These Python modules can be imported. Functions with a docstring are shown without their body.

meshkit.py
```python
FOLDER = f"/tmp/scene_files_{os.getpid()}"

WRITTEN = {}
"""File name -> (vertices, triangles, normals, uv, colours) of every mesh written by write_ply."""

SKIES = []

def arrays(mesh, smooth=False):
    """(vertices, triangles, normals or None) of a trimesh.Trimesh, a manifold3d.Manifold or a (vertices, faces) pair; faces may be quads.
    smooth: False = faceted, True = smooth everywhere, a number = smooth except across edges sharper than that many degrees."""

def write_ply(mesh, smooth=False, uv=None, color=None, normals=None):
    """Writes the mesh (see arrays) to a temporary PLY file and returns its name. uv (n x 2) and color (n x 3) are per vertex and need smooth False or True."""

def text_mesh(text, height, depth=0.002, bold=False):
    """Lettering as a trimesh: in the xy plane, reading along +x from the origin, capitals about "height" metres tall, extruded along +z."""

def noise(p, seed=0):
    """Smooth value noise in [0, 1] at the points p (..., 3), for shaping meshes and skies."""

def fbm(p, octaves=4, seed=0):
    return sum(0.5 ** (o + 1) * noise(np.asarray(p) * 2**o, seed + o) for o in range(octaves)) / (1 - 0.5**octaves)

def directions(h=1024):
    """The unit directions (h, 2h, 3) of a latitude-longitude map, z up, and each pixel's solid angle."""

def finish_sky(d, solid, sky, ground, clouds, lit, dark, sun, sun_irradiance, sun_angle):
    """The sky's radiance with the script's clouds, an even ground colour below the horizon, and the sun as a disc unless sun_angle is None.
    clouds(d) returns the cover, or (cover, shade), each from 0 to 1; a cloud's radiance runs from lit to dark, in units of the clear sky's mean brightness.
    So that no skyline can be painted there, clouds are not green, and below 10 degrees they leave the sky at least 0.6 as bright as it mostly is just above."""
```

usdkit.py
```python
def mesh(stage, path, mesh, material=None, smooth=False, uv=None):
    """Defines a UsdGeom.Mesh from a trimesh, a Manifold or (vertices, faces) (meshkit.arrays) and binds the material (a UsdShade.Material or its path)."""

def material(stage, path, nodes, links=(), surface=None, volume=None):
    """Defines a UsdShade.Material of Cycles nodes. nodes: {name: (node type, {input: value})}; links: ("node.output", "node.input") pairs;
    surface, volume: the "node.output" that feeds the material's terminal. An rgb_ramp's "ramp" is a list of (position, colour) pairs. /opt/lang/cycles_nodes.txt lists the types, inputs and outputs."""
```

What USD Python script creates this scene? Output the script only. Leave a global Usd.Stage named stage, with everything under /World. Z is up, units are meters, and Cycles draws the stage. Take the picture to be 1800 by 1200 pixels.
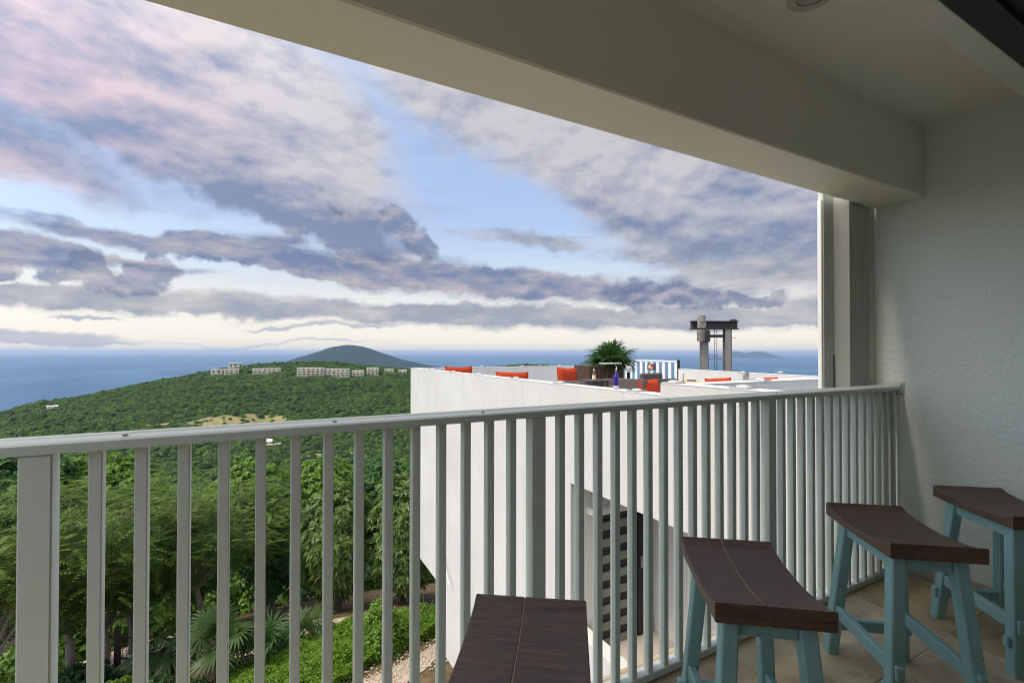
import math, random
import numpy as np, trimesh, usdkit, meshkit
from pxr import Gf, Sdf, Usd, UsdGeom, UsdLux, UsdShade, Vt

stage = Usd.Stage.CreateInMemory()
UsdGeom.SetStageUpAxis(stage, "Z")
UsdGeom.Xform.Define(stage, "/World")
UsdGeom.Scope.Define(stage, "/World/Looks")
RNG = np.random.default_rng(7)
random.seed(7)

# ------------------------------------------------------------------ camera
EYE = np.array([0.0, 0.0, 1.25])
F, YAW, PITCH, ROLL, CY = 813.8, math.radians(27.95), math.radians(0.55), math.radians(0.07), 611.9
EXPOSURE = 1.9
HAZE_DENSITY = 5.5e-5
_c, _s = math.cos(YAW), math.sin(YAW)
_f = np.array([_s, _c, 0]); _r = np.array([_c, -_s, 0]); _u = np.array([0, 0, 1.0])
FW = _f * math.cos(PITCH) + _u * math.sin(PITCH); _u2 = _u * math.cos(PITCH) - _f * math.sin(PITCH)
RT = _r * math.cos(ROLL) + _u2 * math.sin(ROLL); UP = _u2 * math.cos(ROLL) - _r * math.sin(ROLL)
cam = UsdGeom.Camera.Define(stage, "/World/camera")
cam.CreateHorizontalApertureAttr(36.0); cam.CreateVerticalApertureAttr(36.0 * 682 / 1024)
cam.CreateFocalLengthAttr(36.0 * F / 1800)
cam.CreateVerticalApertureOffsetAttr((CY - 600) / 1800 * 36.0)
cam.CreateFStopAttr(0.0)
cam.CreateClippingRangeAttr(Gf.Vec2f(0.05, 120000.0))
cam.CreateExposureAttr(EXPOSURE)
m4 = np.eye(4); m4[0, :3], m4[1, :3], m4[2, :3], m4[3, :3] = RT, UP, -FW, EYE
cam.AddTransformOp().Set(Gf.Matrix4d(*m4.ravel().tolist()))


def ray(px, py):
    """A direction (forward component 1) through a point of the 1800 x 1200 photograph."""
    return FW + RT * (px - 900) / F - UP * (py - CY) / F


def at(px, py, depth):
    return EYE + ray(px, py) * depth


def on(px, py, axis, value):
    d = ray(px, py)
    return EYE + d * (value - EYE[axis]) / d[axis]


# ------------------------------------------------------------------ node graphs
class Ref(str):
    pass


class Graph:
    def __init__(self):
        self.nodes, self.links = {}, []

    def n(self, kind, out=None, **kw):
        name = f"n{len(self.nodes)}"
        vals = {}
        for k, v in kw.items():
            if isinstance(v, Ref):
                self.links.append((str(v), f"{name}.{k}"))
            else:
                vals[k] = v
        self.nodes[name] = (kind, vals)
        outs = {"math": "value", "noise_texture": "fac", "rgb_ramp": "color", "mix": "color", "mapping": "vector", "combine_xyz": "vector",
                "map_range": "result", "bump": "normal", "gradient_texture": "fac", "principled_bsdf": "BSDF", "mix_closure": "closure",
                "translucent_bsdf": "BSDF", "transparent_bsdf": "BSDF", "glossy_bsdf": "BSDF", "wave_texture": "fac", "voronoi_texture": "distance", "sky_texture": "color",
                "background_shader": "background", "vector_math": "vector", "principled_volume": "volume", "fresnel": "fac", "hsv": "color", "brick_texture": "color"}
        return Ref(f"{name}.{out or outs[kind]}")

    def also(self, ref, out):
        return Ref(ref.split(".")[0] + "." + out)

    def m(self, op, a, b=0.0, c=0.0, clamp=False):
        return self.n("math", math_type=op, value1=a, value2=b, value3=c, use_clamp=clamp)

    def mix(self, fac, a, b, kind="mix"):
        return self.n("mix", mix_type=kind, fac=fac, color1=a, color2=b)

    def step(self, v, lo, hi, a=0.0, b=1.0):
        return self.n("map_range", range_type="smoothstep", value=v, from_min=lo, from_max=hi, to_min=a, to_max=b)

    def done(self, name, surface=None, volume=None):
        return usdkit.material(stage, f"/World/Looks/{name}", self.nodes, self.links, surface=surface, volume=volume)


# ------------------------------------------------------------------ sky and sun
SUN = np.array([-0.52, 0.04, 0.85]); SUN /= np.linalg.norm(SUN)
SUN_INTENSITY, SUN_ANGLE, SKY_STRENGTH, SKY_GAIN, SUN_GLOW = 0.25, 14.0, 0.10, 1.20, 3.3
dome = UsdLux.DomeLight.Define(stage, "/World/sky")
dome.GetPrim().SetCustomDataByKey("kind", "structure")
dome.CreateIntensityAttr(1.0)


def euler_of(cols):
    """XYZ Euler angles of the matrix whose columns are the given axes."""
    M = np.array(cols).T
    return (math.atan2(M[2, 1], M[2, 2]), math.asin(-max(-1, min(1, M[2, 0]))), math.atan2(M[1, 0], M[0, 0]))


def build_sky():
    g = Graph()
    d = g.n("texture_coordinate", out="generated")
    xyz = g.n("separate_xyz", out="x", vector=d)
    x, y, z = xyz, g.also(xyz, "y"), g.also(xyz, "z")
    zc = g.m("maximum", z, 0.0)
    den = g.m("add", zc, 0.16)
    plane = g.n("combine_xyz", x=g.m("divide", x, den), y=g.m("divide", y, den), z=0.0)
    add = lambda a, b: g.n("vector_math", math_type="add", vector1=a, vector2=b)
    K = 10.0 / 2 ** EXPOSURE * SKY_GAIN          # a display brightness of 1 in units of this sky
    col = lambda r, gg, b: (K * r, K * gg, K * b)
    # clear air, with the pale cream veil low over the sea
    air = g.n("sky_texture", sky_type="single_scattering", sun_disc=False, sun_elevation=math.asin(SUN[2]), sun_rotation=math.atan2(SUN[0], SUN[1]),
              altitude=150.0, air_density=1.0, aerosol_density=1.2, ozone_density=1.6)
    air = g.mix(1.0, air, (K / 4.2 * .8, K / 4.2 * .78, K / 4.2 * .80), "multiply")
    veil = g.n("rgb_ramp", fac=zc, ramp=[(0, col(.80, .745, .65)), (.03, col(.86, .80, .69)), (.09, col(.80, .775, .70)), (.13, col(.64, .67, .69)), (.18, col(.52, .62, .74)), (.27, col(.40, .51, .73)), (.40, col(.35, .47, .70)), (.7, col(.30, .42, .64)), (1, col(.28, .38, .60))])
    sky = g.mix(g.step(z, 0.1, 0.6, 0.92, 0.6), air, veil)

    def warp(scale, amp, detail, rough=.58):
        w = g.n("noise_texture", out="color", vector=d, scale=scale, detail=detail, roughness=rough)
        return g.n("vector_math", math_type="multiply", vector1=g.n("vector_math", math_type="subtract", vector1=w, vector2=(0.5, 0.5, 0.5)), vector2=amp)

    dw = add(add(d, warp(2.6, (.40, .40, .22), 6.0)), warp(13.0, (.07, .07, .06), 5.0))
    db = add(add(d, warp(4.0, (.16, .16, .085), 6.0)), warp(22.0, (.05, .05, .030), 5.0, .62))
    dc = add(add(d, warp(8.0, (.04, .04, .04), 4.0)), warp(24.0, (.055, .055, .060), 5.0, .60))

    def blob(px, py, sx, sy, tilt, w, src):
        c = ray(px, py); L = np.linalg.norm(c); c = c / L
        t = math.radians(tilt)
        right = np.cross(c, [0, 0, 1.0]); right /= np.linalg.norm(right)
        upv = np.cross(right, c)
        ax = right * math.cos(t) - upv * math.sin(t); ay = right * math.sin(t) + upv * math.cos(t)
        az = np.cross(ax, ay)
        mp = g.n("mapping", mapping_type="texture", vector=src, location=tuple(c), rotation=euler_of([ax, ay, az]), scale=(sx / F / L, sy / F / L, 0.6))
        return g.m("multiply", g.n("gradient_texture", gradient_type="spherical", vector=mp), w)

    def total(lst, src):
        acc = None
        for b in lst:
            t = blob(*b, src)
            acc = t if acc is None else g.m("add", acc, t)
        return acc

    def dnoise(scale, stretch, off, detail=6.0, rough=.58):
        return g.n("noise_texture", vector=g.n("mapping", vector=d, scale=(1, 1, stretch), location=off), scale=scale, detail=detail, roughness=rough)

    n1 = g.n("noise_texture", vector=plane, scale=0.9, detail=8.0, roughness=0.58, distortion=0.3)
    nA = dnoise(5.0, 2.4, (.6, 2.2, .4)); nB = dnoise(5.0, 2.4, (.6 - .012, 2.2, .4 + .065))
    nC = dnoise(15.0, 1.8, (3.6, .2, 1.4)); nD = dnoise(15.0, 1.8, (3.6 - .006, .2, 1.4 + .024))
    nL = dnoise(7.0, 6.0, (1.6, .7, 2.4)); big = dnoise(2.2, 1.6, (.3, .8, 2.0), 4.0)
    reliefA = g.m("multiply", g.m("subtract", nA, nB), 2.6)
    reliefC = g.m("multiply", g.m("subtract", nC, nD), 2.6)
    relief = g.m("add", reliefA, g.m("multiply", reliefC, .45))

    def layer(sky, lst, src, noise, amp, lo, hi, lit, dark, shade, opacity):
        dens = total(lst, src) if isinstance(lst, list) else lst
        dens = g.m("add", dens, g.m("multiply", g.m("subtract", noise, 0.5), amp))
        cov = g.step(dens, lo, hi)
        c = g.mix(g.m("add", 0.0, shade, clamp=True), lit, dark)
        return g.mix(g.m("multiply", cov, opacity), sky, c), dens

    # high broad cloud over the whole sky, denser where the photograph has it
    pink = g.m("multiply", total([(-40, 130, 560, 330, 0, 1.3), (160, 440, 420, 60, 5, .5)], d), 1.0, clamp=True)
    lit = g.mix(pink, col(.53, .50, .505), col(.52, .385, .43))
    low = g.step(z, .18, .42, .55, .02)
    under = total([(200, 300, 420, 60, 18, .75), (480, 370, 330, 60, 24, .8), (660, 410, 170, 50, 32, .9), (1240, 400, 330, 110, 10, .95), (1000, 330, 260, 50, 28, .5), (70, 250, 260, 50, 14, .4)], db)
    shade = g.m("add", g.m("add", g.m("multiply", under, .72), g.m("add", .24, g.m("multiply", low, .2))), g.m("add", relief, g.m("multiply", g.m("subtract", big, .5), 1.3)))
    elsewhere = g.m("multiply", g.step(n1, .36, .62), g.step(z, .45, .62, 0.0, .9))
    lst = [(100, 90, 600, 250, 8, 1.0), (470, 190, 460, 190, 22, 1.0), (430, 315, 380, 62, 26, .9), (600, 395, 230, 62, 24, .85), (20, 240, 260, 60, 12, .6),
           (1080, 240, 470, 150, 26, 1.1), (1250, 370, 400, 150, 18, 1.1), (900, 165, 420, 110, 22, .8), (1420, 300, 330, 180, 25, .9)]
    dens = g.m("add", g.m("maximum", total(lst, dw), elsewhere), g.m("multiply", g.m("subtract", nC, .5), .34))
    sky, _ = layer(sky, dens, None, n1, .60, .06, .78, lit, col(.155, .190, .300), shade, .86)
    # a long dark band, grey bands under it, and a bluish bank on the horizon
    shade = g.m("add", .55, g.m("add", g.m("multiply", relief, 1.2), g.m("multiply", g.m("subtract", nL, .5), 2.4)))
    sky, _ = layer(sky, [(560, 548, 640, 30, 2, 1.0), (60, 515, 420, 22, 3, .9), (1000, 556, 460, 24, 1, 1.0), (1330, 556, 330, 34, 0, 1.0), (1330, 480, 260, 50, 0, .85), (960, 425, 190, 22, 5, .8), (1200, 455, 190, 18, 6, .7), (1700, 520, 300, 100, 0, .9)],
                   db, nL, 1.0, .04, .62, col(.47, .45, .46), col(.245, .28, .365), shade, .88)
    sky, _ = layer(sky, [(60, 424, 330, 22, 5, 1.15), (380, 441, 360, 26, 5, 1.2), (720, 482, 380, 46, 6, 1.2), (1020, 512, 300, 32, 4, 1.0), (40, 448, 200, 26, 6, .8)],
                   db, nL, .75, .11, .60, col(.41, .38, .415), col(.135, .180, .315), g.m("add", .12, shade), .92)
    sky, _ = layer(sky, [(-20, 592, 260, 24, 0, 1.1), (480, 607, 460, 6, 0, .5), (600, 577, 210, 8, 0, .6), (150, 556, 90, 6, 2, .7), (500, 580, 90, 5, 0, .7)],
                   db, nL, .55, .16, .55, col(.47, .455, .50), col(.315, .36, .475), g.m("add", .5, g.m("multiply", g.m("subtract", nL, .5), 3.0)), .85)
    # small dark cumulus
    shade = g.m("add", .66, g.m("multiply", g.m("add", reliefC, g.m("multiply", reliefA, .5)), 1.8))
    sky, _ = layer(sky, [(146, 476, 38, 44, 0, 1.25), (196, 505, 46, 22, 10, 1.2), (92, 490, 24, 20, 0, 1.1), (262, 500, 40, 30, 0, 1.2), (290, 472, 24, 24, 0, 1.1), (240, 484, 22, 20, 0, .9), (2, 472, 34, 26, 0, 1.15),
                         (1110, 518, 80, 34, 6, 1.1), (1180, 505, 50, 26, 4, .8), (1245, 526, 84, 28, 4, 1.1), (1345, 522, 56, 22, 4, 1.0), (700, 398, 80, 34, 32, .8), (745, 432, 50, 22, 48, .9), (705, 380, 34, 22, 20, .75), (600, 368, 70, 30, 26, .55)],
                   dc, nC, .60, .16, .56, col(.38, .355, .41), col(.135, .175, .285), shade, .80)
    # clouds and air towards the sun are brighter
    sd = g.n("vector_math", out="value", math_type="dot_product", vector1=d, vector2=tuple(SUN))
    glow = g.m("add", 1.0, g.m("multiply", g.m("power", g.m("maximum", sd, 0.0), 3.0), SUN_GLOW))
    sky = g.mix(1.0, sky, g.n("combine_color", out="color", color_type="rgb", r=glow, g=g.m("power", glow, .93), b=g.m("power", glow, .78)), "multiply")
    surf = g.n("background_shader", color=sky, strength=SKY_STRENGTH)
    return g.done("sky_look", surface=str(surf))


UsdShade.MaterialBindingAPI.Apply(dome.GetPrim()).Bind(build_sky())
sun = UsdLux.DistantLight.Define(stage, "/World/sun")
sun.CreateIntensityAttr(SUN_INTENSITY); sun.CreateAngleAttr(SUN_ANGLE); sun.CreateNormalizeAttr(True)
sun.CreateColorAttr(Gf.Vec3f(1.0, 0.90, 0.76))
zx = SUN; xx = np.cross([0, 0, 1.0], zx); xx /= np.linalg.norm(xx); yx = np.cross(zx, xx)
m4 = np.eye(4); m4[0, :3], m4[1, :3], m4[2, :3] = xx, yx, zx
sun.AddTransformOp().Set(Gf.Matrix4d(*m4.ravel().tolist()))

# ------------------------------------------------------------------ helpers: prims
TAKEN = {}


def numbered(parent, name):
    k = TAKEN.get((parent, name), 0); TAKEN[(parent, name)] = k + 1
    return name if k == 0 else f"{name}_{k:03d}"


def tag(prim, label=None, cat=None, group=None, kind=None):
    for key, val in (("label", label), ("category", cat), ("group", group), ("kind", kind)):
        if val:
            prim.SetCustomDataByKey(key, val)


def arr(mesh):
    if hasattr(mesh, "to_mesh"):
        mm = mesh.to_mesh(); return np.array(mm.vert_properties[:, :3], float), np.array(mm.tri_verts, int)
    if isinstance(mesh, (tuple, list)):
        return np.asarray(mesh[0], float), np.asarray(mesh[1], int)
    return np.array(mesh.vertices, float), np.array(mesh.faces, int)


class Thing:
    """A top-level thing: an Xform at its base; its parts are given in world coordinates unless local is set."""

    def __init__(self, name, label=None, cat=None, base=(0, 0, 0), rotz=0.0, group=None, kind=None, local=False):
        self.path = "/World/" + numbered("/World", name)
        self.base, self.rotz, self.local = np.array(base, float), rotz, local
        x = UsdGeom.Xform.Define(stage, self.path)
        x.AddTranslateOp().Set(Gf.Vec3d(*self.base.tolist()))
        x.AddRotateZOp().Set(math.degrees(rotz))
        self.prim = x.GetPrim()
        tag(self.prim, label, cat, group, kind)

    def add(self, name, mesh, mat, parent=None, smooth=False, label=None, kind=None):
        parent = parent or self.path
        v, f = arr(mesh)
        if not self.local:
            v = v - self.base
            c, s = math.cos(-self.rotz), math.sin(-self.rotz)
            v = np.stack([v[:, 0] * c - v[:, 1] * s, v[:, 0] * s + v[:, 1] * c, v[:, 2]], 1)
        path = parent + "/" + numbered(parent, name)
        mm = usdkit.mesh(stage, path, (v, f), mat, smooth=smooth)
        tag(mm.GetPrim(), label, None, None, kind)
        return path


def single(name, mesh, mat, label=None, cat=None, group=None, kind=None, smooth=False):
    path = "/World/" + numbered("/World", name)
    mm = usdkit.mesh(stage, path, arr(mesh), mat, smooth=smooth)
    tag(mm.GetPrim(), label, cat, group, kind)
    return path


def copy(src, loc, rotz, label, group=None, cat=None):
    name = src.path.split("/")[-1].rstrip("0123456789").rstrip("_")
    path = "/World/" + numbered("/World", name)
    p = UsdGeom.Xform.Define(stage, path)
    p.GetPrim().GetReferences().AddInternalReference(Sdf.Path(src.path))
    UsdGeom.Xformable(p).ClearXformOpOrder()
    p.GetPrim().GetAttribute("xformOp:translate").Set(Gf.Vec3d(*map(float, loc)))
    p.GetPrim().GetAttribute("xformOp:rotateZ").Set(math.degrees(rotz))
    UsdGeom.Xformable(p).SetXformOpOrder([UsdGeom.XformOp(p.GetPrim().GetAttribute(a)) for a in ("xformOp:translate", "xformOp:rotateZ")])
    p.GetPrim().SetInstanceable(True)
    tag(p.GetPrim(), label, cat, group)
    return p


# ------------------------------------------------------------------ helpers: shapes
def join(ms):
    vs, fs, n = [], [], 0
    for mm in ms:
        v, f = arr(mm); vs.append(v); fs.append(f + n); n += len(v)
    return np.vstack(vs), np.vstack(fs)


_BF = None


def bx(x0, x1, y0, y1, z0, z1, b=0.0):
    """An axis-aligned box, its edges chamfered by b."""
    if b <= 0:
        mm = trimesh.creation.box([x1 - x0, y1 - y0, z1 - z0]); mm.apply_translation([(x0 + x1) / 2, (y0 + y1) / 2, (z0 + z1) / 2]); return mm
    global _BF
    h = np.array([x1 - x0, y1 - y0, z1 - z0]) / 2
    b = min(b, h.min() * 0.9)
    pts = []
    for sx in (-1, 1):
        for sy in (-1, 1):
            for sz in (-1, 1):
                s = np.array([sx, sy, sz])
                for k in range(3):
                    q = (h - b) * s; q[k] = h[k] * s[k]; pts.append(q)
    if _BF is None:
        ref = []
        for sx in (-1, 1):
            for sy in (-1, 1):
                for sz in (-1, 1):
                    s = np.array([sx, sy, sz], float)
                    for k in range(3):
                        q = s * 0.8; q[k] = s[k]; ref.append(q)
        hull = trimesh.convex.convex_hull(np.array(ref))
        from scipy.spatial import cKDTree
        idx = cKDTree(np.array(ref)).query(hull.vertices)[1]
        _BF = idx[hull.faces]
    return np.array(pts) + [(x0 + x1) / 2, (y0 + y1) / 2, (z0 + z1) / 2], _BF


def xf(mesh, M):
    v, f = arr(mesh)
    return v @ np.asarray(M)[:3, :3].T + np.asarray(M)[:3, 3], f


def bar(p, q, w, t, b=0.0, up=(0, 0, 1)):
    """A rectangular bar from p to q; w across (horizontal), t along up."""
    p, q = np.array(p, float), np.array(q, float)
    d = q - p; L = np.linalg.norm(d); d /= L
    up = np.array(up, float)
    s = np.cross(d, up); s /= np.linalg.norm(s); n = np.cross(s, d)
    v, f = arr(bx(-w / 2, w / 2, 0, L, -t / 2, t / 2, b))
    return p + v[:, :1] * s + v[:, 1:2] * d + v[:, 2:] * n, f


def tube(pts, rad, sides=8):
    pts = np.array(pts, float); n = len(pts)
    rad = np.broadcast_to(rad, (n,))
    t = np.gradient(pts, axis=0); t /= np.linalg.norm(t, axis=1, keepdims=True) + 1e-12
    ref = np.array([0, 0, 1.0]) if abs(t[0, 2]) < 0.9 else np.array([1.0, 0, 0])
    a = np.cross(t, ref); a /= np.linalg.norm(a, axis=1, keepdims=True) + 1e-9
    b = np.cross(t, a)
    ang = np.arange(sides) / sides * 2 * np.pi
    v = pts[:, None] + rad[:, None, None] * (np.cos(ang)[None, :, None] * a[:, None] + np.sin(ang)[None, :, None] * b[:, None])
    v = np.vstack([v.reshape(-1, 3), pts[0], pts[-1]])
    f = []
    for i in range(n - 1):
        for j in range(sides):
            k = (j + 1) % sides
            f += [(i * sides + j, (i + 1) * sides + j, (i + 1) * sides + k), (i * sides + j, (i + 1) * sides + k, i * sides + k)]
    for j in range(sides):
        k = (j + 1) % sides
        f += [(n * sides, j, k), (n * sides + 1, (n - 1) * sides + k, (n - 1) * sides + j)]
    return v, np.array(f)


def lathe(profile, center, sides=20):
    mm = trimesh.creation.revolve(np.array(profile, float), sections=sides)
    mm.apply_translation(center)
    return mm


def extrude(poly, axis, a, b):
    """A polygon (in the two other axes) extruded along an axis from a to b."""
    from shapely.geometry import Polygon
    p = Polygon(poly[0], poly[1]) if isinstance(poly, tuple) else Polygon(poly)
    mm = trimesh.creation.extrude_polygon(p, b - a, engine="earcut")
    v = np.array(mm.vertices); w = np.empty_like(v)
    o = [k for k in range(3) if k != axis]
    w[:, o[0]], w[:, o[1]], w[:, axis] = v[:, 0], v[:, 1], v[:, 2] + a
    f = np.array(mm.faces)
    if axis == 1:
        f = f[:, ::-1]
    return w, f


# ------------------------------------------------------------------ materials
def paint(name, color, rough=0.55, var=0.06, scale=3.0, bump=0.0, bscale=120.0, spec=0.4, metallic=0.0, dirt=None, dirt_scale=1.5, dirt_amt=0.3, bdist=0.004, coords="object"):
    g = Graph()
    co = g.n("texture_coordinate", out="object") if coords == "object" else g.n("geometry", out="position")
    nz = g.n("noise_texture", vector=co, scale=scale, detail=5.0, roughness=0.6)
    c = np.array(color)
    base = g.n("rgb_ramp", fac=nz, ramp=[(0.25, tuple(c * (1 - var))), (0.75, tuple(np.minimum(c * (1 + var), 0.95)))])
    if dirt is not None:
        dn = g.n("noise_texture", vector=co, scale=dirt_scale, detail=8.0, roughness=0.68)
        base = g.mix(g.m("multiply", g.step(dn, 0.52, 0.72), dirt_amt), base, tuple(dirt))
    kw = {}
    if bump:
        bn = g.n("noise_texture", vector=co, scale=bscale, detail=3.0, roughness=0.55)
        kw["normal"] = g.n("bump", height=bn, strength=bump, distance=bdist)
    p = g.n("principled_bsdf", base_color=base, roughness=rough, specular_ior_level=spec, metallic=metallic, **kw)
    return g.done(name, surface=str(p))


def leafmat(name, ramp, trans=0.35, rough=0.5, by_object=0.0, spec=0.3):
    """Leaves: colour from a ramp by leaf (island) and, on instances, by plant."""
    g = Graph()
    isl = g.n("geometry", out="random_per_island")
    fac = isl
    if by_object:
        ob = g.n("object_info", out="random")
        fac = g.m("add", g.m("multiply", ob, by_object), g.m("multiply", isl, 1 - by_object))
    c = g.n("rgb_ramp", fac=fac, ramp=ramp)
    p = g.n("principled_bsdf", base_color=c, roughness=rough, specular_ior_level=spec)
    t = g.n("translucent_bsdf", color=g.mix(1.0, c, (1.0, 1.05, 0.55), "multiply"))
    return g.done(name, surface=str(g.n("mix_closure", fac=trans, closure1=p, closure2=t)))


M_wall = paint("interior_plaster", (.80, .85, .80), .62, .03, 1.2, .8, 42, .3, bdist=.008)
M_ceil = paint("ceiling_paint", (.85, .85, .75), .6, .03, .9, .12, 60, .3)
M_beam = paint("beam_plaster", (.85, .83, .72), .6, .05, 1.1, .2, 45, .3)
M_header = paint("header_plaster", (.74, .76, .70), .7, .06, 9, .5, 70, .3)
M_room = paint("room_wall_paint", (.80, .79, .72), .7)
M_dark = paint("dark_bronze_metal", (.012, .013, .015), .35, .1, 5, metallic=.3)
M_rail = paint("rail_cream_paint", (.54, .58, .53), .38, .05, 2.5, .06, 150, .5, dirt=(.40, .36, .29), dirt_scale=6, dirt_amt=.28)
M_alu = paint("shutter_aluminium", (.60, .62, .57), .42, .05, 3, spec=.5)
M_alu2 = paint("shutter_frame_paint", (.82, .82, .78), .4, .04, 3, spec=.5)
def white_render():
    g = Graph()
    po = g.n("geometry", out="position")
    a = g.n("noise_texture", vector=po, scale=.7, detail=7.0, roughness=.65)
    st = g.n("noise_texture", vector=g.n("mapping", vector=po, scale=(3.4, 3.4, .22)), scale=1.0, detail=6.0, roughness=.7)
    fine = g.n("noise_texture", vector=po, scale=26.0, detail=5.0, roughness=.6)
    c = g.n("rgb_ramp", fac=a, ramp=[(.25, (.53, .52, .495)), (.75, (.615, .605, .58))])
    c = g.mix(g.m("multiply", g.step(st, .50, .74), .32), c, (.39, .375, .34))
    c = g.mix(g.m("multiply", g.step(fine, .60, .72), .16), c, (.42, .405, .37))
    p = g.n("principled_bsdf", base_color=c, roughness=.8, specular_ior_level=.2, normal=g.n("bump", height=fine, strength=.45, distance=.012))
    return g.done("exterior_white_render", surface=str(p))


M_white = white_render()
M_whitetop = paint("parapet_top_paint", (.64, .635, .615), .6, .02, 2)
M_porch = paint("porch_render", (.66, .63, .58), .75, .04, 1.0, .2, 30)
M_olive = paint("louvre_olive_paint", (.20, .21, .165), .5, .05)
M_black = paint("black_door_paint", (.012, .011, .011), .4)
M_steel = paint("brushed_steel", (.45, .45, .45), .35, metallic=.9)
M_grout = paint("pale_grout", (.50, .46, .38), .85, .1, 20)
M_terr = paint("terrace_paving", (.40, .37, .33), .8, .12, 4)
M_lens = paint("lamp_glass_opal", (.52, .52, .47), .25)
M_trim = paint("lamp_trim_paint", (.55, .55, .5), .45)


def tile_mat(name, c1, c2, seed):
    g = Graph()
    co = g.n("mapping", vector=g.n("geometry", out="position"), location=(seed * 1.7, seed * .9, 0))
    a = g.n("noise_texture", vector=co, scale=3.5, detail=8.0, roughness=.66, distortion=.9)
    b = g.n("noise_texture", vector=co, scale=14.0, detail=6.0, roughness=.7)
    base = g.n("rgb_ramp", fac=a, ramp=[(.28, c1), (.5, tuple((np.array(c1) + np.array(c2)) / 2)), (.72, c2)])
    base = g.mix(g.m("multiply", g.step(b, .50, .74), .45), base, (.10, .065, .035))
    base = g.mix(g.m("multiply", g.step(b, .47, .28), .25), base, (.52, .46, .34))
    bp = g.n("bump", height=g.m("add", g.m("multiply", a, .6), g.m("multiply", b, .5)), strength=.35, distance=.006)
    p = g.n("principled_bsdf", base_color=base, roughness=g.n("map_range", value=b, from_min=.3, from_max=.7, to_min=.34, to_max=.6), specular_ior_level=.45, normal=bp)
    return g.done(name, surface=str(p))


M_tiles = [tile_mat("slate_tile_tan", (.38, .28, .155), (.62, .51, .335), 1), tile_mat("slate_tile_brown", (.33, .24, .135), (.57, .46, .29), 2), tile_mat("slate_tile_grey", (.38, .30, .195), (.62, .525, .375), 3)]


def edge_mask(g, radius):
    """1 along the worn edges of a thing, 0 on its faces."""
    bv = g.n("bevel", out="bevel", samples=6, radius=radius)
    d = g.n("vector_math", out="value", math_type="dot_product", vector1=bv, vector2=g.n("geometry", out="normal"))
    return g.step(g.m("subtract", 1.0, d), .02, .14)


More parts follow.
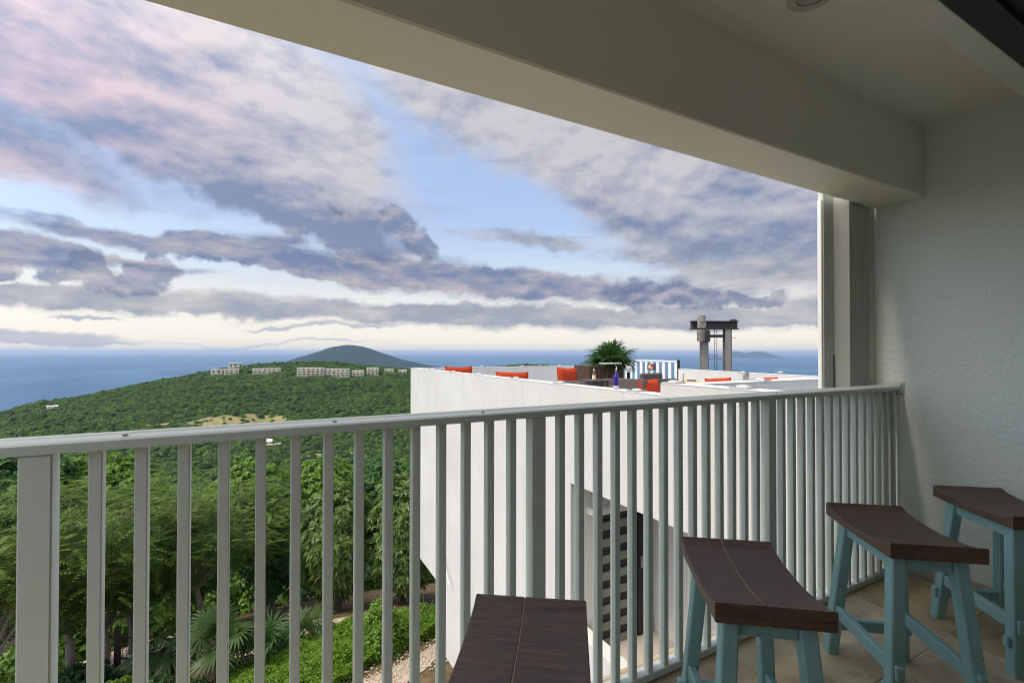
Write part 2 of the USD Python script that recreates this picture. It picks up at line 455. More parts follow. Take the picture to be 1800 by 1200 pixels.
def wood_mat(name, c1, c2, axis=0, rough=.38, stretch=14.0, worn=.25, edge=None):
    g = Graph()
    co = g.n("texture_coordinate", out="object")
    ob = g.n("object_info", out="random")
    sc = [1.0, 1.0, 1.0]; sc = [stretch] * 3; sc[axis] = 1.6
    co2 = g.n("mapping", vector=co, scale=tuple(sc))
    off = g.n("vector_math", math_type="add", vector1=co2, vector2=g.n("combine_xyz", x=g.m("multiply", ob, 30.0), y=g.m("multiply", ob, 17.0), z=0.0))
    a = g.n("noise_texture", vector=off, scale=5.5, detail=6.0, roughness=.62, distortion=.6)
    big = g.n("noise_texture", vector=co, scale=7.0, detail=3.0)
    base = g.n("rgb_ramp", fac=a, ramp=[(.3, c1), (.7, c2)])
    base = g.mix(g.m("multiply", g.step(big, .5, .72), worn), base, (.17, .07, .04))
    if edge is not None:
        wn = g.n("noise_texture", vector=co, scale=16.0, detail=4.0)
        base = g.mix(g.m("multiply", edge_mask(g, .006), g.step(wn, .40, .62, .1, .75)), base, edge)
    spk = g.n("noise_texture", vector=co, scale=48.0, detail=2.0)
    base = g.mix(g.m("multiply", g.step(spk, .74, .80), .45), base, (.35, .25, .18))
    bp = g.n("bump", height=a, strength=.18, distance=.003)
    p = g.n("principled_bsdf", base_color=base, roughness=g.n("map_range", value=a, from_min=.3, from_max=.7, to_min=rough, to_max=rough + .2), specular_ior_level=.5, normal=bp)
    return g.done(name, surface=str(p))


M_seat = wood_mat("stool_seat_wood", (.046, .025, .017), (.150, .085, .054), edge=(.25, .17, .12))
M_crack = paint("seat_joint_wood", (.36, .22, .14), .7)


def worn_paint(name, color, under):
    g = Graph()
    co = g.n("texture_coordinate", out="object")
    nz = g.n("noise_texture", vector=co, scale=6.0, detail=5.0)
    base = g.n("rgb_ramp", fac=nz, ramp=[(.25, tuple(np.array(color) * .9)), (.75, tuple(np.array(color) * 1.1))])
    sp = g.n("noise_texture", vector=co, scale=30.0, detail=5.0, roughness=.7)
    base = g.mix(g.m("multiply", g.step(sp, .66, .72), .8), base, under)
    gr = g.n("noise_texture", vector=g.n("mapping", vector=co, scale=(40, 40, 3)), scale=3.0, detail=4.0)
    base = g.mix(g.m("multiply", g.step(gr, .52, .70), .30), base, tuple(np.array(color) * .62))
    wn = g.n("noise_texture", vector=co, scale=20.0, detail=4.0)
    base = g.mix(g.m("multiply", edge_mask(g, .005), g.step(wn, .42, .62, .05, .7)), base, (.42, .50, .46))
    bp = g.n("bump", height=gr, strength=.2, distance=.002)
    p = g.n("principled_bsdf", base_color=base, roughness=.5, specular_ior_level=.4, normal=bp)
    return g.done(name, surface=str(p))


M_teal = worn_paint("stool_teal_paint", (.26, .45, .45), (.09, .15, .14))

# ------------------------------------------------------------------ the balcony: the setting nearest to the camera
WX = 3.25                                   # the end wall
RF, RB = 1.31, 1.372                        # front and back of the railing
ZC, ZB = 1.25 + 1.27, 1.25 + 0.869          # ceiling and underside of the beam
YI, YO = 1.20, 1.436                        # inner and outer face of the beam

floor = Thing("floor", "brown slate tiled balcony floor under the stools", None, (0, 0, 0), kind="structure")
floor.add("grout_bed", bx(-1.3, WX, -2.7, 1.43, -.20, -.0035), M_grout)
xs = np.arange(-2.1, WX + .4, .49); xs = xs + (2.2 - xs[np.argmin(abs(xs - 2.2))])
ys = np.arange(-1.55, 1.9, .49); ys = ys + (.915 - ys[np.argmin(abs(ys - .915))])
rr = np.random.default_rng(3)
for i in range(len(xs) - 1):
    for j in range(len(ys) - 1):
        x0, x1, y0, y1 = max(xs[i], -1.29) + .0025, min(xs[i + 1], WX) - .0025, ys[j] + .0025, min(ys[j + 1], 1.43) - .0025
        if x1 - x0 < .02 or y1 - y0 < .02 or ys[j] < -.9:
            continue
        dz = rr.uniform(-.0012, .0012)
        floor.add("tile", bx(x0, x1, y0, y1, -.012, dz, .0025), M_tiles[rr.integers(0, 3)])

wall = Thing("wall_right", "white plastered end wall of the balcony behind the last stool", None, (WX, 0, 0), kind="structure")
wall.add("plaster", bx(WX, WX + .26, -2.9, 1.66, -.2, 2.75), M_wall)
wall.add("skirting", bx(WX - .011, WX - .0005, -2.6, 1.296, .002, .07, .003), paint("skirting_stone", (.46, .42, .36), .6, .1, 8))
single("wall_left", bx(-1.56, -1.3, -2.9, .36, -.2, 2.75), M_room, "grey wall on the left of the room", kind="structure")
single("wall_back", bx(-1.3, WX, -2.9, -2.7, -.2, 2.75), M_room, "grey wall of the room behind the balcony", kind="structure")
single("ceiling", bx(-1.3, WX, .70, YI, ZC, ZC + .18), M_ceil, "cream painted balcony ceiling between beam and door header", kind="structure")
single("room_ceiling", bx(-1.3, WX, -2.7, .36, 2.6, 2.7), M_room, "ceiling of the room behind the door opening", kind="structure")
single("beam", bx(-1.3, WX, YI, YO, ZB, ZC + .23, .006), M_beam, "deep cream plastered beam above the railing opening", kind="structure")
hd = Thing("door_header", "plastered door header with black sliding track at top right", "header", (1.0, .7, 2.4))
hd.add("header_beam", bx(-1.3, WX, .672, .755, 1.25 + 1.15, 2.70, .003), M_header)
hd.add("track_box", bx(-1.3, WX, .36, .668, 1.25 + 1.143, 2.75), M_dark)
for k in range(3):
    hd.add("track_rail", bx(-1.3, WX, .40 + k * .085, .425 + k * .085, 1.25 + 1.118, 1.25 + 1.1425), M_dark)

c0 = on(1428, -12, 2, ZC)
dl = Thing("ceiling_light", "round recessed ceiling light at the top edge of the view", "light", c0)
ring = trimesh.creation.annulus(.050, .078, .012); ring.apply_translation(c0 + [0, 0, -.006]); dl.add("trim_ring", ring, M_trim, smooth=30)
dl.add("lens", trimesh.creation.cylinder(.049, .006, transform=trimesh.transformations.translation_matrix(c0 + [0, 0, -.004]), sections=40), M_lens)

# ------------------------------------------------------------------ the railing
rail = Thing("balcony_railing", "cream painted metal balcony railing with flat balusters", "railing", (1.0, RF, 0))
ZT, ZU = 1.0565, 1.0365
x0, x1 = -1.27, WX - .03
prof = [(RF, ZU), (RB + .004, ZU), (RB + .004, 1.062), (RB - .008, 1.0685), (RF + .030, 1.0690), (RF + .026, 1.0655), (RF + .006, 1.0610), (RF, ZT)]
rail.add("top_rail", extrude(prof, 0, x0, x1), M_rail)
rail.add("bottom_rail", bx(x0, x1 + .02, RF + .002, RF + .05, .008, .036, .003), M_rail)
rail.add("wall_bracket", bx(x1 + .001, WX - .0005, RF - .004, RB + .008, ZU - .012, 1.074, .004), M_rail)
rail.add("wall_bracket", bx(WX - .008, WX - .0005, RF - .012, RB + .014, ZU - .03, 1.086, .003), M_rail)
posts = [-1.265, -.449, .772, 2.020]
PW, BW, BD = .0535, .0240, .030
for p in posts:
    rail.add("post", bx(p, p + PW, RF + .0015, RF + .0475, -.02, ZU - .0005, .003), M_rail)
    rail.add("post_foot", bx(p - .028, p + PW + .028, RF - .028, RF + .075, -.004, .006, .002), M_rail)
edges = posts + [WX - .002]
for k in range(4):
    a, b = edges[k] + PW, edges[k + 1]
    n = int(round((b - a) / .0794)) - 1
    gap = (b - a - n * BW) / (n + 1)
    for i in range(n):
        xb = a + gap * (i + 1) + BW * i
        rail.add("baluster", bx(xb, xb + BW, RF + .008, RF + .008 + BD, .0345, ZU + .002, .002), M_rail)
for xs_ in (-.28, .163, .6, 1.4, 2.1):
    rail.add("cap_screw", trimesh.creation.cylinder(.006, .004, transform=trimesh.transformations.translation_matrix([xs_, RF + .018, 1.0645]), sections=10), M_steel)

# ------------------------------------------------------------------ accordion shutter stack at the end wall
sh = Thing("accordion_shutter", "folded grey accordion storm shutter stacked against the end wall", "shutter", (2.95, 1.46, 0))
yr = 1.448
n = 15
for i in range(n):
    xa = 2.962 + i * (.225 / n)
    pv = [(xa, yr + .002), (xa + .0065, yr - .010), (xa + .0085, yr - .010), (xa + .0148, yr + .002), (xa + .0148, yr + .012), (xa, yr + .012)]
    sh.add("slat", extrude(pv, 2, -.25, ZB + .07), M_alu)
sh.add("wall_flange", bx(3.192, 3.249, yr - .004, yr + .014, -.25, ZB + .07, .002), M_alu)
for k in range(7):
    sh.add("rivet", trimesh.creation.icosphere(1, .0055).apply_translation([3.206, yr - .005, 1.08 + k * .145]), M_steel)
sh.add("lead_post", extrude([(2.871, 1.476), (2.957, 1.4375), (2.9605, 1.4375), (2.9605, 1.51), (2.871, 1.51)], 2, -.25, ZB + .09), M_alu2)
sh.add("outer_post", bx(2.765, 2.8695, 1.476, 1.506, -.25, ZB + .05, .004), M_alu)
sh.add("post_ridge", bx(2.753, 2.7645, 1.480, 1.502, -.25, ZB - .004, .003), M_alu2)
sh.add("lock_slot", bx(2.862, 2.8675, 1.4725, 1.4755, 1.02, 1.24), M_black)

# ------------------------------------------------------------------ bar stools
SL, SW, ST = .425, .285, .62


def saddle(x0, x1):
    """A seat plank: the top dips between raised ends, the underside is nearly flat."""
    ny, t = 25, np.linspace(-1, 1, 25)
    lip = np.clip((np.abs(t) - .83) / .17, 0, 1)
    top = ST - .015 * (1 - lip) - .016 * (1 - np.abs(np.clip(t / .8, -1, 1)) ** 2)
    bot = ST - .052 - .004 * (1 - t ** 2)
    c = .003
    ring = []
    for k in range(ny):
        yy = t[k] * SL / 2
        ring.append([(x0, yy, bot[k] + c), (x0 + c, yy, bot[k]), (x1 - c, yy, bot[k]), (x1, yy, bot[k] + c), (x1, yy, top[k] - c), (x1 - c, yy, top[k]), (x0 + c, yy, top[k]), (x0, yy, top[k] - c)])
    v = np.array(ring).reshape(-1, 3); f = []
    for k in range(ny - 1):
        for j in range(8):
            a, b = k * 8 + j, k * 8 + (j + 1) % 8
            f += [(a, a + 8, b + 8), (a, b + 8, b)]
    for k, rev in ((0, False), (ny - 1, True)):
        for j in range(1, 7):
            tri = (k * 8, k * 8 + j, k * 8 + j + 1)
            f.append(tri[::-1] if rev else tri)
    f = np.array(f)[:, ::-1]
    return v, f


def leg_at(sx, sy, z):
    t = (ST - .06 - z) / (ST - .06)
    return np.array([sx * (.092 + .040 * t), sy * (.150 + .056 * t), z])


def make_stool(label, base, rot, split):
    t = Thing("bar_stool", label, "stool", base, rot, local=True)
    if split:
        t.add("seat_plank", saddle(-SW / 2, -.0153), M_seat, smooth=7); t.add("seat_plank", saddle(-.0137, SW / 2), M_seat, smooth=7)
        v, f = saddle(-.0160, -.0130); v = v.copy(); v[:, 2] -= np.where(v[:, 2] > ST - .05, .0008, -.004); v[:, 1] *= .995
        t.add("joint_filler", (v, f), M_crack)
    else:
        t.add("seat_plank", saddle(-SW / 2, SW / 2), M_seat, smooth=7)
    for sx in (-1, 1):
        for sy in (-1, 1):
            a, b = leg_at(sx, sy, ST - .0555), leg_at(sx, sy, 0.0)
            w, d, c = .042, .046, .004
            q = [(-w / 2 + c, -d / 2), (w / 2 - c, -d / 2), (w / 2, -d / 2 + c), (w / 2, d / 2 - c), (w / 2 - c, d / 2), (-w / 2 + c, d / 2), (-w / 2, d / 2 - c), (-w / 2, -d / 2 + c)]
            v = np.array([[b[0] + x, b[1] + y, .0] for x, y in q] + [[a[0] + x, a[1] + y, a[2]] for x, y in q]); f = []
            for j in range(8):
                k = (j + 1) % 8
                f += [(j, k, 8 + k), (j, 8 + k, 8 + j)]
            for j in range(1, 7):
                f += [(0, j + 1, j), (8, 8 + j, 8 + j + 1)]
            t.add("leg", (v, np.array(f)), M_teal)
    for sx in (-1, 1):
        a, b = leg_at(sx, -1, .535), leg_at(sx, 1, .535)
        t.add("apron", bar(a + [0, .024, 0], b - [0, .024, 0], .022, .048, .003), M_teal)
        a, b = leg_at(sx, -1, .190), leg_at(sx, 1, .190)
        t.add("stretcher", bar(a - [0, .036, 0], b + [0, .036, 0], .026, .050, .004), M_teal)
    for sy in (-1, 1):
        a, b = leg_at(-1, sy, .535), leg_at(1, sy, .535)
        t.add("apron", bar(a + [.022, 0, 0], b - [.022, 0, 0], .022, .046, .003), M_teal)
        a, b = leg_at(-1, sy, .125), leg_at(1, sy, .125)
        t.add("stretcher", bar(a - [.036, 0, 0], b + [.036, 0, 0], .026, .044, .004), M_teal)
    return t


def stool_place(bl, wdir):
    w = math.radians(wdir); dw = np.array([math.cos(w), math.sin(w)]); dl_ = np.array([dw[1], -dw[0]])   # dl_ points to the front end
    c = np.array(bl) + dw * SW / 2 + dl_ * SL / 2
    return (c[0], c[1], .0), w


b, rz = stool_place((1.265, 1.139), -37.2)
st0 = make_stool("teal stool with pale crack along its brown seat, second from the left", b, rz, True)
b, rz = stool_place((.489, 1.120), -35.0)
copy(st0, b, rz, "nearest stool, only its dark brown saddle seat in view at the bottom edge", "saddle seat bar stools along the railing", "stool")
b, rz = stool_place((2.096, 1.113), -37.5)
st1 = make_stool("teal stool with uncracked brown seat, third from the left, standing clear of the wall", b, rz, False)
b, rz = stool_place((2.822, 1.018), -37.5)
copy(st1, b, rz, "teal stool against the end wall, cut off by the right edge", "saddle seat bar stools along the railing", "stool")
for s in (st0, st1):
    tag(s.prim, group="saddle seat bar stools along the railing")

# ------------------------------------------------------------------ the white terrace building next door (heights below are relative to the eye)
E = 1.25
TW = 4.0                                    # its wall facing us lies on x = TW
bld = Thing("terrace_building", "white rendered building with an open roof terrace and a dark porch below", "building", (TW, 8.0, -6.0))
outline = [(14.3, E - .49), (14.3, E - 6.0), (11.35, E - 6.0), (11.35, E - 11.0), (1.75, E - 11.0), (1.75, E - .353), (3.9, E - .353), (3.9, E - .49)]
hole = [(5.68, E - 4.05), (5.68, E - 1.93), (2.9, E - 1.93), (2.9, E - 4.05)]
bld.add("outer_wall", extrude((outline, [hole]), 0, TW, TW + .22), M_white)
bld.add("parapet_cap", bx(TW - .004, TW + .226, 3.9, 14.304, E - .4895, E - .482), M_whitetop)
bld.add("parapet_cap", bx(TW - .004, TW + .226, 1.75, 3.896, E - .3525, E - .345), M_whitetop)
bld.add("end_wall", bx(TW + .221, 13.0, 11.35, 11.57, E - 11.0, E - 6.0), M_white)
bld.add("terrace_floor", bx(TW + .221, 12.4, 1.75, 14.25, E - 1.72, E - 1.47), M_terr)
bld.add("overhang_soffit", bx(TW + .221, 12.4, 11.575, 14.25, E - 6.0, E - 5.8), M_white)
bld.add("far_parapet", bx(TW + .221, 11.95, 14.08, 14.3, E - 1.469, E - .49), M_white)
bld.add("parapet_cap", bx(TW + .227, 11.95, 14.076, 14.304, E - .4895, E - .482), M_whitetop)
bld.add("cross_wall", bx(TW + .221, 9.72, 3.56, 3.78, E - 1.469, E - .353), M_white)
bld.add("parapet_cap", bx(TW + .227, 9.72, 3.556, 3.784, E - .3525, E - .345), M_whitetop)
bld.add("lower_far_wall", bx(TW + .221, 12.4, 14.08, 14.3, E - 5.79, E - 1.73), M_white)
rpts = [(9.62, 3.2), (9.98, 5.43), (10.95, 9.97)]
for a, b in zip(rpts[:-1], rpts[1:]):
    bld.add("right_parapet", bar((a[0] + .11, a[1], E - .98), (b[0] + .11, b[1], E - .98), .22, .978), M_white)
    bld.add("parapet_cap", bar((a[0] + .11, a[1], E - .486), (b[0] + .11, b[1], E - .486), .228, .007), M_whitetop)
# the porch behind the opening
bld.add("porch_far_wall", bx(TW + .221, 6.4, 5.681, 5.88, E - 4.5, E - 1.75), M_porch)
bld.add("porch_soffit", bx(TW + .221, 6.4, 2.6, 5.68, E - 1.93, E - 1.75), M_porch)
bld.add("porch_back_wall", bx(5.62, 5.8, 2.6, 5.68, E - 4.5, E - 1.931), M_porch)
bld.add("porch_near_wall", bx(TW + .221, 5.8, 2.4, 2.599, E - 4.5, E - 1.75), M_porch)
bld.add("porch_floor", bx(TW + .221, 6.4, 2.6, 5.68, E - 4.7, E - 4.501), M_terr)
bld.add("porch_hood", bx(4.30, 5.45, 5.5, 5.68, E - 2.43, E - 2.33, .004), M_porch)
lv = bld.add("louvre_screen", bx(4.55, 5.25, 5.655, 5.679, E - 4.5, E - 2.46), M_black)
for k in range(8):
    zt = E - 2.60 - k * .255
    bld.add("slat", bx(4.556, 5.244, 5.628, 5.654, zt - .125, zt, .003), M_olive, parent=lv)
bld.add("louvre_frame", bx(4.515, 4.549, 5.62, 5.679, E - 4.5, E - 2.44, .003), M_whitetop)
dr = bld.add("door", bx(5.255, 5.50, 5.60, 5.679, E - 4.5, E - 2.44, .004), M_black)
bld.add("handle", bx(5.29, 5.32, 5.565, 5.599, E - 3.42, E - 3.24, .004), M_steel, parent=dr)
bld.add("handle", bx(5.29, 5.40, 5.555, 5.57, E - 3.36, E - 3.33, .003), M_steel, parent=dr)
pb = on(781, 972, 0, TW - .02)
bld.add("drain_pipe", tube([pb + [.02, 0, 0], pb, pb + [-.05, -.02, -.03], pb + [-.09, -.42, -.34], pb + [-.085, -.6, -.5]], .014, 6), M_whitetop)
tp = on(1343, 671.5, 1, 3.54)
bld.add("wall_hook", tube([tp + [0, .03, .02], tp + [0, -.01, .01], tp + [.012, -.012, -.03], tp + [-.012, -.012, -.05], tp + [0, -.012, -.075]], .006, 5), M_steel)


def parapet_light(p, label):
    t = Thing("parapet_light", label, "lamp", p, group="small lamps along the parapet tops")
    t.add("base_plate", bx(p[0] - .085, p[0] + .085, p[1] - .1, p[1] + .1, p[2] + .0005, p[2] + .014, .004), M_steel)
    t.add("lens", lathe([(.0, .036), (.03, .034), (.055, .027), (.066, .015), (.0, .015)], (p[0], p[1], p[2]), 14), M_lens, smooth=40)


wall_places = ["at the far corner", "second from the far corner", "third from the far corner", "in front of the second red cushion", "beside the wicker sofa arm", "nearest to the blue bottle"]
for x, l in zip((760, 797, 842, 907, 985, 1119), wall_places):
    q = on(x, 650, 0, TW + .11); parapet_light((TW + .11, q[1], E - .482), "small lamp on the long left parapet, " + l)
for x, l in zip((848, 918, 984), ("behind the first red cushion", "left of the dark wooded headland's middle", "close to the planter")):
    q = on(x, 640, 1, 14.19); parapet_light((q[0], 14.19, E - .482), "small lamp on the far parapet, " + l)
for x, l in zip((1303, 1369), ("right of the hoist", "near the shutter")):
    q = on(x, 655, 2, E - .482); parapet_light((q[0] + .06, q[1], E - .482), "small lamp on the right hand parapet, " + l)
for (x, y), l in zip(((1184, 674.5), (1306, 683)), ("at the raised corner", "just above the railing")):
    q = on(x, 680, 0, TW + .11); parapet_light((TW + .11, q[1], E - .345), "small lamp on the raised parapet, " + l)
q = on(1336, 669, 1, 3.67); parapet_light((q[0], 3.67, E - .345), "small lamp on the cross wall of the terrace")

# ------------------------------------------------------------------ terrace furniture
FL = E - 1.469
M_wick = None


def wicker():
    g = Graph()
    co = g.n("texture_coordinate", out="object")
    w1 = g.n("wave_texture", vector=co, wave_type="bands", bands_direction="z", scale=22.0, distortion=1.0)
    w2 = g.n("wave_texture", vector=co, wave_type="bands", bands_direction="diagonal", scale=16.0, distortion=1.0)
    mm = g.m("multiply", w1, w2)
    c = g.n("rgb_ramp", fac=mm, ramp=[(0, (.035, .026, .021)), (1, (.19, .145, .125))])
    p = g.n("principled_bsdf", base_color=c, roughness=.55, normal=g.n("bump", height=mm, strength=.6, distance=.006))
    return g.done("dark_wicker", surface=str(p))


M_wick = wicker()
M_red = paint("orange_red_fabric", (.40, .045, .014), .85, .10, 6, .25, 160, .15)
M_plank = wood_mat("planter_wood", (.035, .016, .010), (.085, .040, .022), axis=2, rough=.6, stretch=10)


def pillow(w, h, t, seed=0, nu=15, nv=11):
    u, v = np.meshgrid(np.linspace(-1, 1, nu), np.linspace(-1, 1, nv), indexing="ij")
    r_ = np.random.default_rng(seed)
    th = t / 2 * ((1 - np.abs(u) ** 3.2) * (1 - np.abs(v) ** 3.2)) ** .42
    X = u * w / 2 * (1 - .05 * (1 - v ** 2) * np.abs(u) ** 4); Z = v * h / 2 * (1 - .06 * (1 - u ** 2) * (v > 0)) - .02 * h * np.cos(u * 2.2 + seed)
    P = np.stack([X, th, Z], -1); Q = np.stack([X, -th, Z], -1)
    P = P + (meshkit.noise(P * 9 + seed * 7)[..., None] - .5) * [.0, .012, .012]
    vs = np.vstack([P.reshape(-1, 3), Q.reshape(-1, 3)]); f = []
    N = nu * nv
    for i in range(nu - 1):
        for j in range(nv - 1):
            a = i * nv + j
            f += [(a, a + 1, a + nv + 1), (a, a + nv + 1, a + nv), (N + a, N + a + nv + 1, N + a + 1), (N + a, N + a + nv, N + a + nv + 1)]
    return vs, np.array(f)


def rotz(a):
    c, s = math.cos(a), math.sin(a)
    M = np.eye(4); M[:2, :2] = [[c, -s], [s, c]]; return M


def place(mesh, pos, yaw=0.0, tilt=0.0):
    v, f = arr(mesh); c, s = math.cos(tilt), math.sin(tilt)
    v = np.stack([v[:, 0], v[:, 1] * c - v[:, 2] * s, v[:, 1] * s + v[:, 2] * c], 1)
    return xf((v, f), rotz(yaw))[0] + np.array(pos), f


def sofa(label, cx, cy, yaw, w, d=.80, back=.66, arm=.56, name="wicker_armchair", cat="armchair", seat_cushion=None, back_cushion=None, arms=(1, 1), group=None):
    """A wicker seat facing its local -y."""
    t = Thing(name, label, cat, (cx, cy, FL), yaw, local=True, group=group)
    t.add("seat_base", bx(-w / 2, w / 2, -d / 2, d / 2, .06, .30, .02), M_wick)
    t.add("back", bx(-w / 2, w / 2, d / 2 - .12, d / 2 - .001, .302, back, .025), M_wick)
    for s, use in zip((-1, 1), arms):
        if use:
            xa = s * (w / 2 - .065)
            t.add("arm", bx(xa - .064, xa + .064, -d / 2 + .001, d / 2 - .122, .302, arm, .02), M_wick)
    for sx in (-1, 1):
        for sy in (-1, 1):
            t.add("leg", bx(sx * (w / 2 - .05) - .025, sx * (w / 2 - .05) + .025, sy * (d / 2 - .05) - .025, sy * (d / 2 - .05) + .025, 0, .059), M_black)
    M = rotz(yaw)
    def world(p):
        return M[:3, :3] @ np.array(p, float) + [cx, cy, FL]
    if seat_cushion:
        single("seat_cushion", place(pillow(w - .28, d - .16, .17, 3), world((0, -.06, .385)), yaw, math.radians(90)), M_red, seat_cushion, "cushion", smooth=60)
    if back_cushion:
        single("back_cushion", place(pillow(w - .26, .50, .19, len(back_cushion)), world((0, d / 2 - .235, .69)), yaw, math.radians(-9)), M_red, back_cushion, "cushion", smooth=60)
    return t


def back_pillow(label, px, ytop, pos, w, h, t, yaw, seed):
    p = np.array(pos, float); p[2] = at(px, ytop, (p - EYE) @ FW)[2] - h / 2
    single("back_cushion", place(pillow(w, h, t, seed), p, yaw, math.radians(-9)), M_red, label, "cushion", smooth=60)


for px, yt, cl, sl in ((811, 643.5, "red back cushion farthest left behind the long parapet", "dark wicker armchair beside the left parapet at the far end"),
                       (908, 653, "red back cushion second from the left, behind the long parapet", "dark wicker armchair beside the left parapet, the nearer of two")):
    q = on(px, yt, 0, 4.86)
    sofa(sl, q[0] + .02, q[1] + .1, .05, 1.08, back=.74, arm=.58)
    back_pillow(cl, px, yt, q + [0, .16, 0], .86, .52, .2, .05, int(px) % 7)
q = at(1012, 660, 10.8)
sofa("long dark wicker sofa turned sideways in front of the slatted planter", q[0] + .30, q[1] - .30, math.radians(8), 1.5, d=.85, back=.82, arm=.845, name="wicker_sofa", cat="sofa")
back_pillow("large red cushion on the wicker sofa left of the planter", 1012, 645.5, q + [0, .34, 0], .60, .50, .2, .1, 5)
q = at(1110, 680, 9.3)
sofa("dark wicker armchair turned away, nearest to the raised parapet corner", q[0] + .37, q[1] + .12, math.radians(12), 1.06, d=.86, back=.80, arm=.955, seat_cushion="flat red seat cushion of the armchair by the raised corner", arms=(1, 0))
back_pillow("bulging red cushion on the armchair by the raised corner", 1140, 666, at(1141, 680, 9.15), .62, .42, .24, .2, 6)
q = at(1112, 659, 11.4)
sofa("dark wicker armchair behind the blue bottle", q[0] + .05, q[1] - .2, math.radians(186), .72, back=.99, arm=.72)
q = at(1146, 668, 11.2)
sofa("low dark wicker sofa in front of the white slatted gate", q[0] + .05, q[1] + .1, math.radians(184), 1.0, back=.85, arm=.66, name="wicker_sofa", cat="sofa")
q = at(1271, 669, 11.0)
sofa("dark wicker armchair by the right parapet under the hoist", q[0], q[1], math.radians(-20), .95, back=.72)
back_pillow("red cushion just showing over the cross wall below the hoist", 1271, 664.0, q + [0, .12, 0], .72, .46, .2, -.3, 8)
q = at(1363, 668, 9.2)
sofa("dark wicker armchair by the right parapet, nearest to the shutter", q[0] - .1, q[1], math.radians(-30), .85, back=.72)
back_pillow("red cushion just showing over the cross wall nearest to the shutter", 1363, 662.6, q + [-.1, .1, 0], .50, .46, .2, -.4, 9)

# planter with its fan palm
q = at(1066, 641, 12.6); pz = q[2]
pl = Thing("slatted_planter", "dark brown slatted wooden planter box holding a fan palm", "planter", (q[0], q[1], FL))
px0, px1, py0, py1 = q[0] - .64, q[0] + .55, q[1] - .08, q[1] + .62
pl.add("inner_box", bx(px0 + .02, px1 - .02, py0 + .02, py1 - .02, FL, pz - .09), M_black)
nS = 13
for k in range(nS):
    xa = px0 + k * (px1 - px0) / nS
    pl.add("slat", bx(xa + .008, xa + (px1 - px0) / nS - .008, py0 - .004, py0 + .0195, FL + .03, pz - .012 - .012 * (k % 3 == 1), .003), M_plank)
for k in range(8):
    ya = py0 + .025 + k * (py1 - py0 - .03) / 8
    pl.add("slat", bx(px0 - .004, px0 + .0195, ya, ya + .07, FL + .03, pz - .015, .003), M_plank)
    pl.add("slat", bx(px1 - .0195, px1 + .004, ya, ya + .07, FL + .03, pz - .015, .003), M_plank)
pl.add("soil", bx(px0 + .03, px1 - .03, py0 + .03, py1 - .03, pz - .0895, pz - .06), paint("planter_soil", (.05, .035, .025), .9))
q2 = at(1073, 640, 12.3)
single("serving_tray", bx(q2[0] - .26, q2[0] + .26, q2[1] - .16, q2[1] + .16, q2[2] + .012, q2[2] + .03, .006), M_alu2, "flat pale tray lying on the edge of the slatted planter", "tray")

M_palm = leafmat("fan_palm_leaf", [(0, (0.034, 0.084, 0.020)), (.5, (0.076, 0.160, 0.037)), (1, (0.143, 0.227, 0.067))], .25, .45)
M_palm2 = leafmat("blue_green_palm_leaf", [(0, (0.055, 0.098, 0.025)), (.5, (0.107, 0.172, 0.039)), (1, (0.198, 0.263, 0.064))], .25, .45)
M_dead = leafmat("dead_palm_leaf", [(0, (.11, .07, .035)), (.6, (.20, .135, .07)), (1, (.30, .22, .12))], .15, .7)
M_trunk = paint("grey_brown_bark", (.13, .10, .075), .9, .25, 9, .8, 30)
M_bark2 = paint("pale_branch_bark", (.24, .19, .15), .9, .2, 7, .6, 30)


def fan_leaf(base, d, stalk, rad, nseg=22, droop=.35, width=.032, spread=5.0, rng=RNG):
    """One fan palm leaf: a stalk and a fan of pointed, drooping segments."""
    d = np.array(d, float); d /= np.linalg.norm(d)
    s = np.cross(d, [0, 0, 1.0]); s = s / (np.linalg.norm(s) + 1e-9); nrm = np.cross(s, d)
    hub = np.array(base) + d * stalk + np.array([0, 0, -.10 * stalk])
    vs, fs = [], []
    for k in range(nseg):
        a = (k / (nseg - 1) - .5) * spread + rng.normal(0, .04)
        dd = d * math.cos(a) + s * math.sin(a) + nrm * .12 * math.cos(a * 2)
        L = rad * (.62 + .38 * math.cos(a * .5)) * rng.uniform(.88, 1.08)
        sd = np.cross(dd, nrm); sd /= np.linalg.norm(sd) + 1e-9
        n0 = len(vs); nk = 4
        for i in range(nk + 1):
            t = i / nk
            w = width * (math.sin(math.pi * min(1, .12 + t * .88)) ** .7) * (1 if i < nk else .05)
            c = hub + dd * L * t + np.array([0, 0, -droop * L * t ** 2.4])
            vs += [c - sd * w, c + sd * w + nrm * .01]
        for i in range(nk):
            a0 = n0 + 2 * i
            fs += [(a0, a0 + 1, a0 + 3), (a0, a0 + 3, a0 + 2)]
    st = tube([base, np.array(base) * .5 + hub * .5 + [0, 0, .03 * stalk], hub], [.014, .011, .008], 5)
    return (np.array(vs), np.array(fs)), st


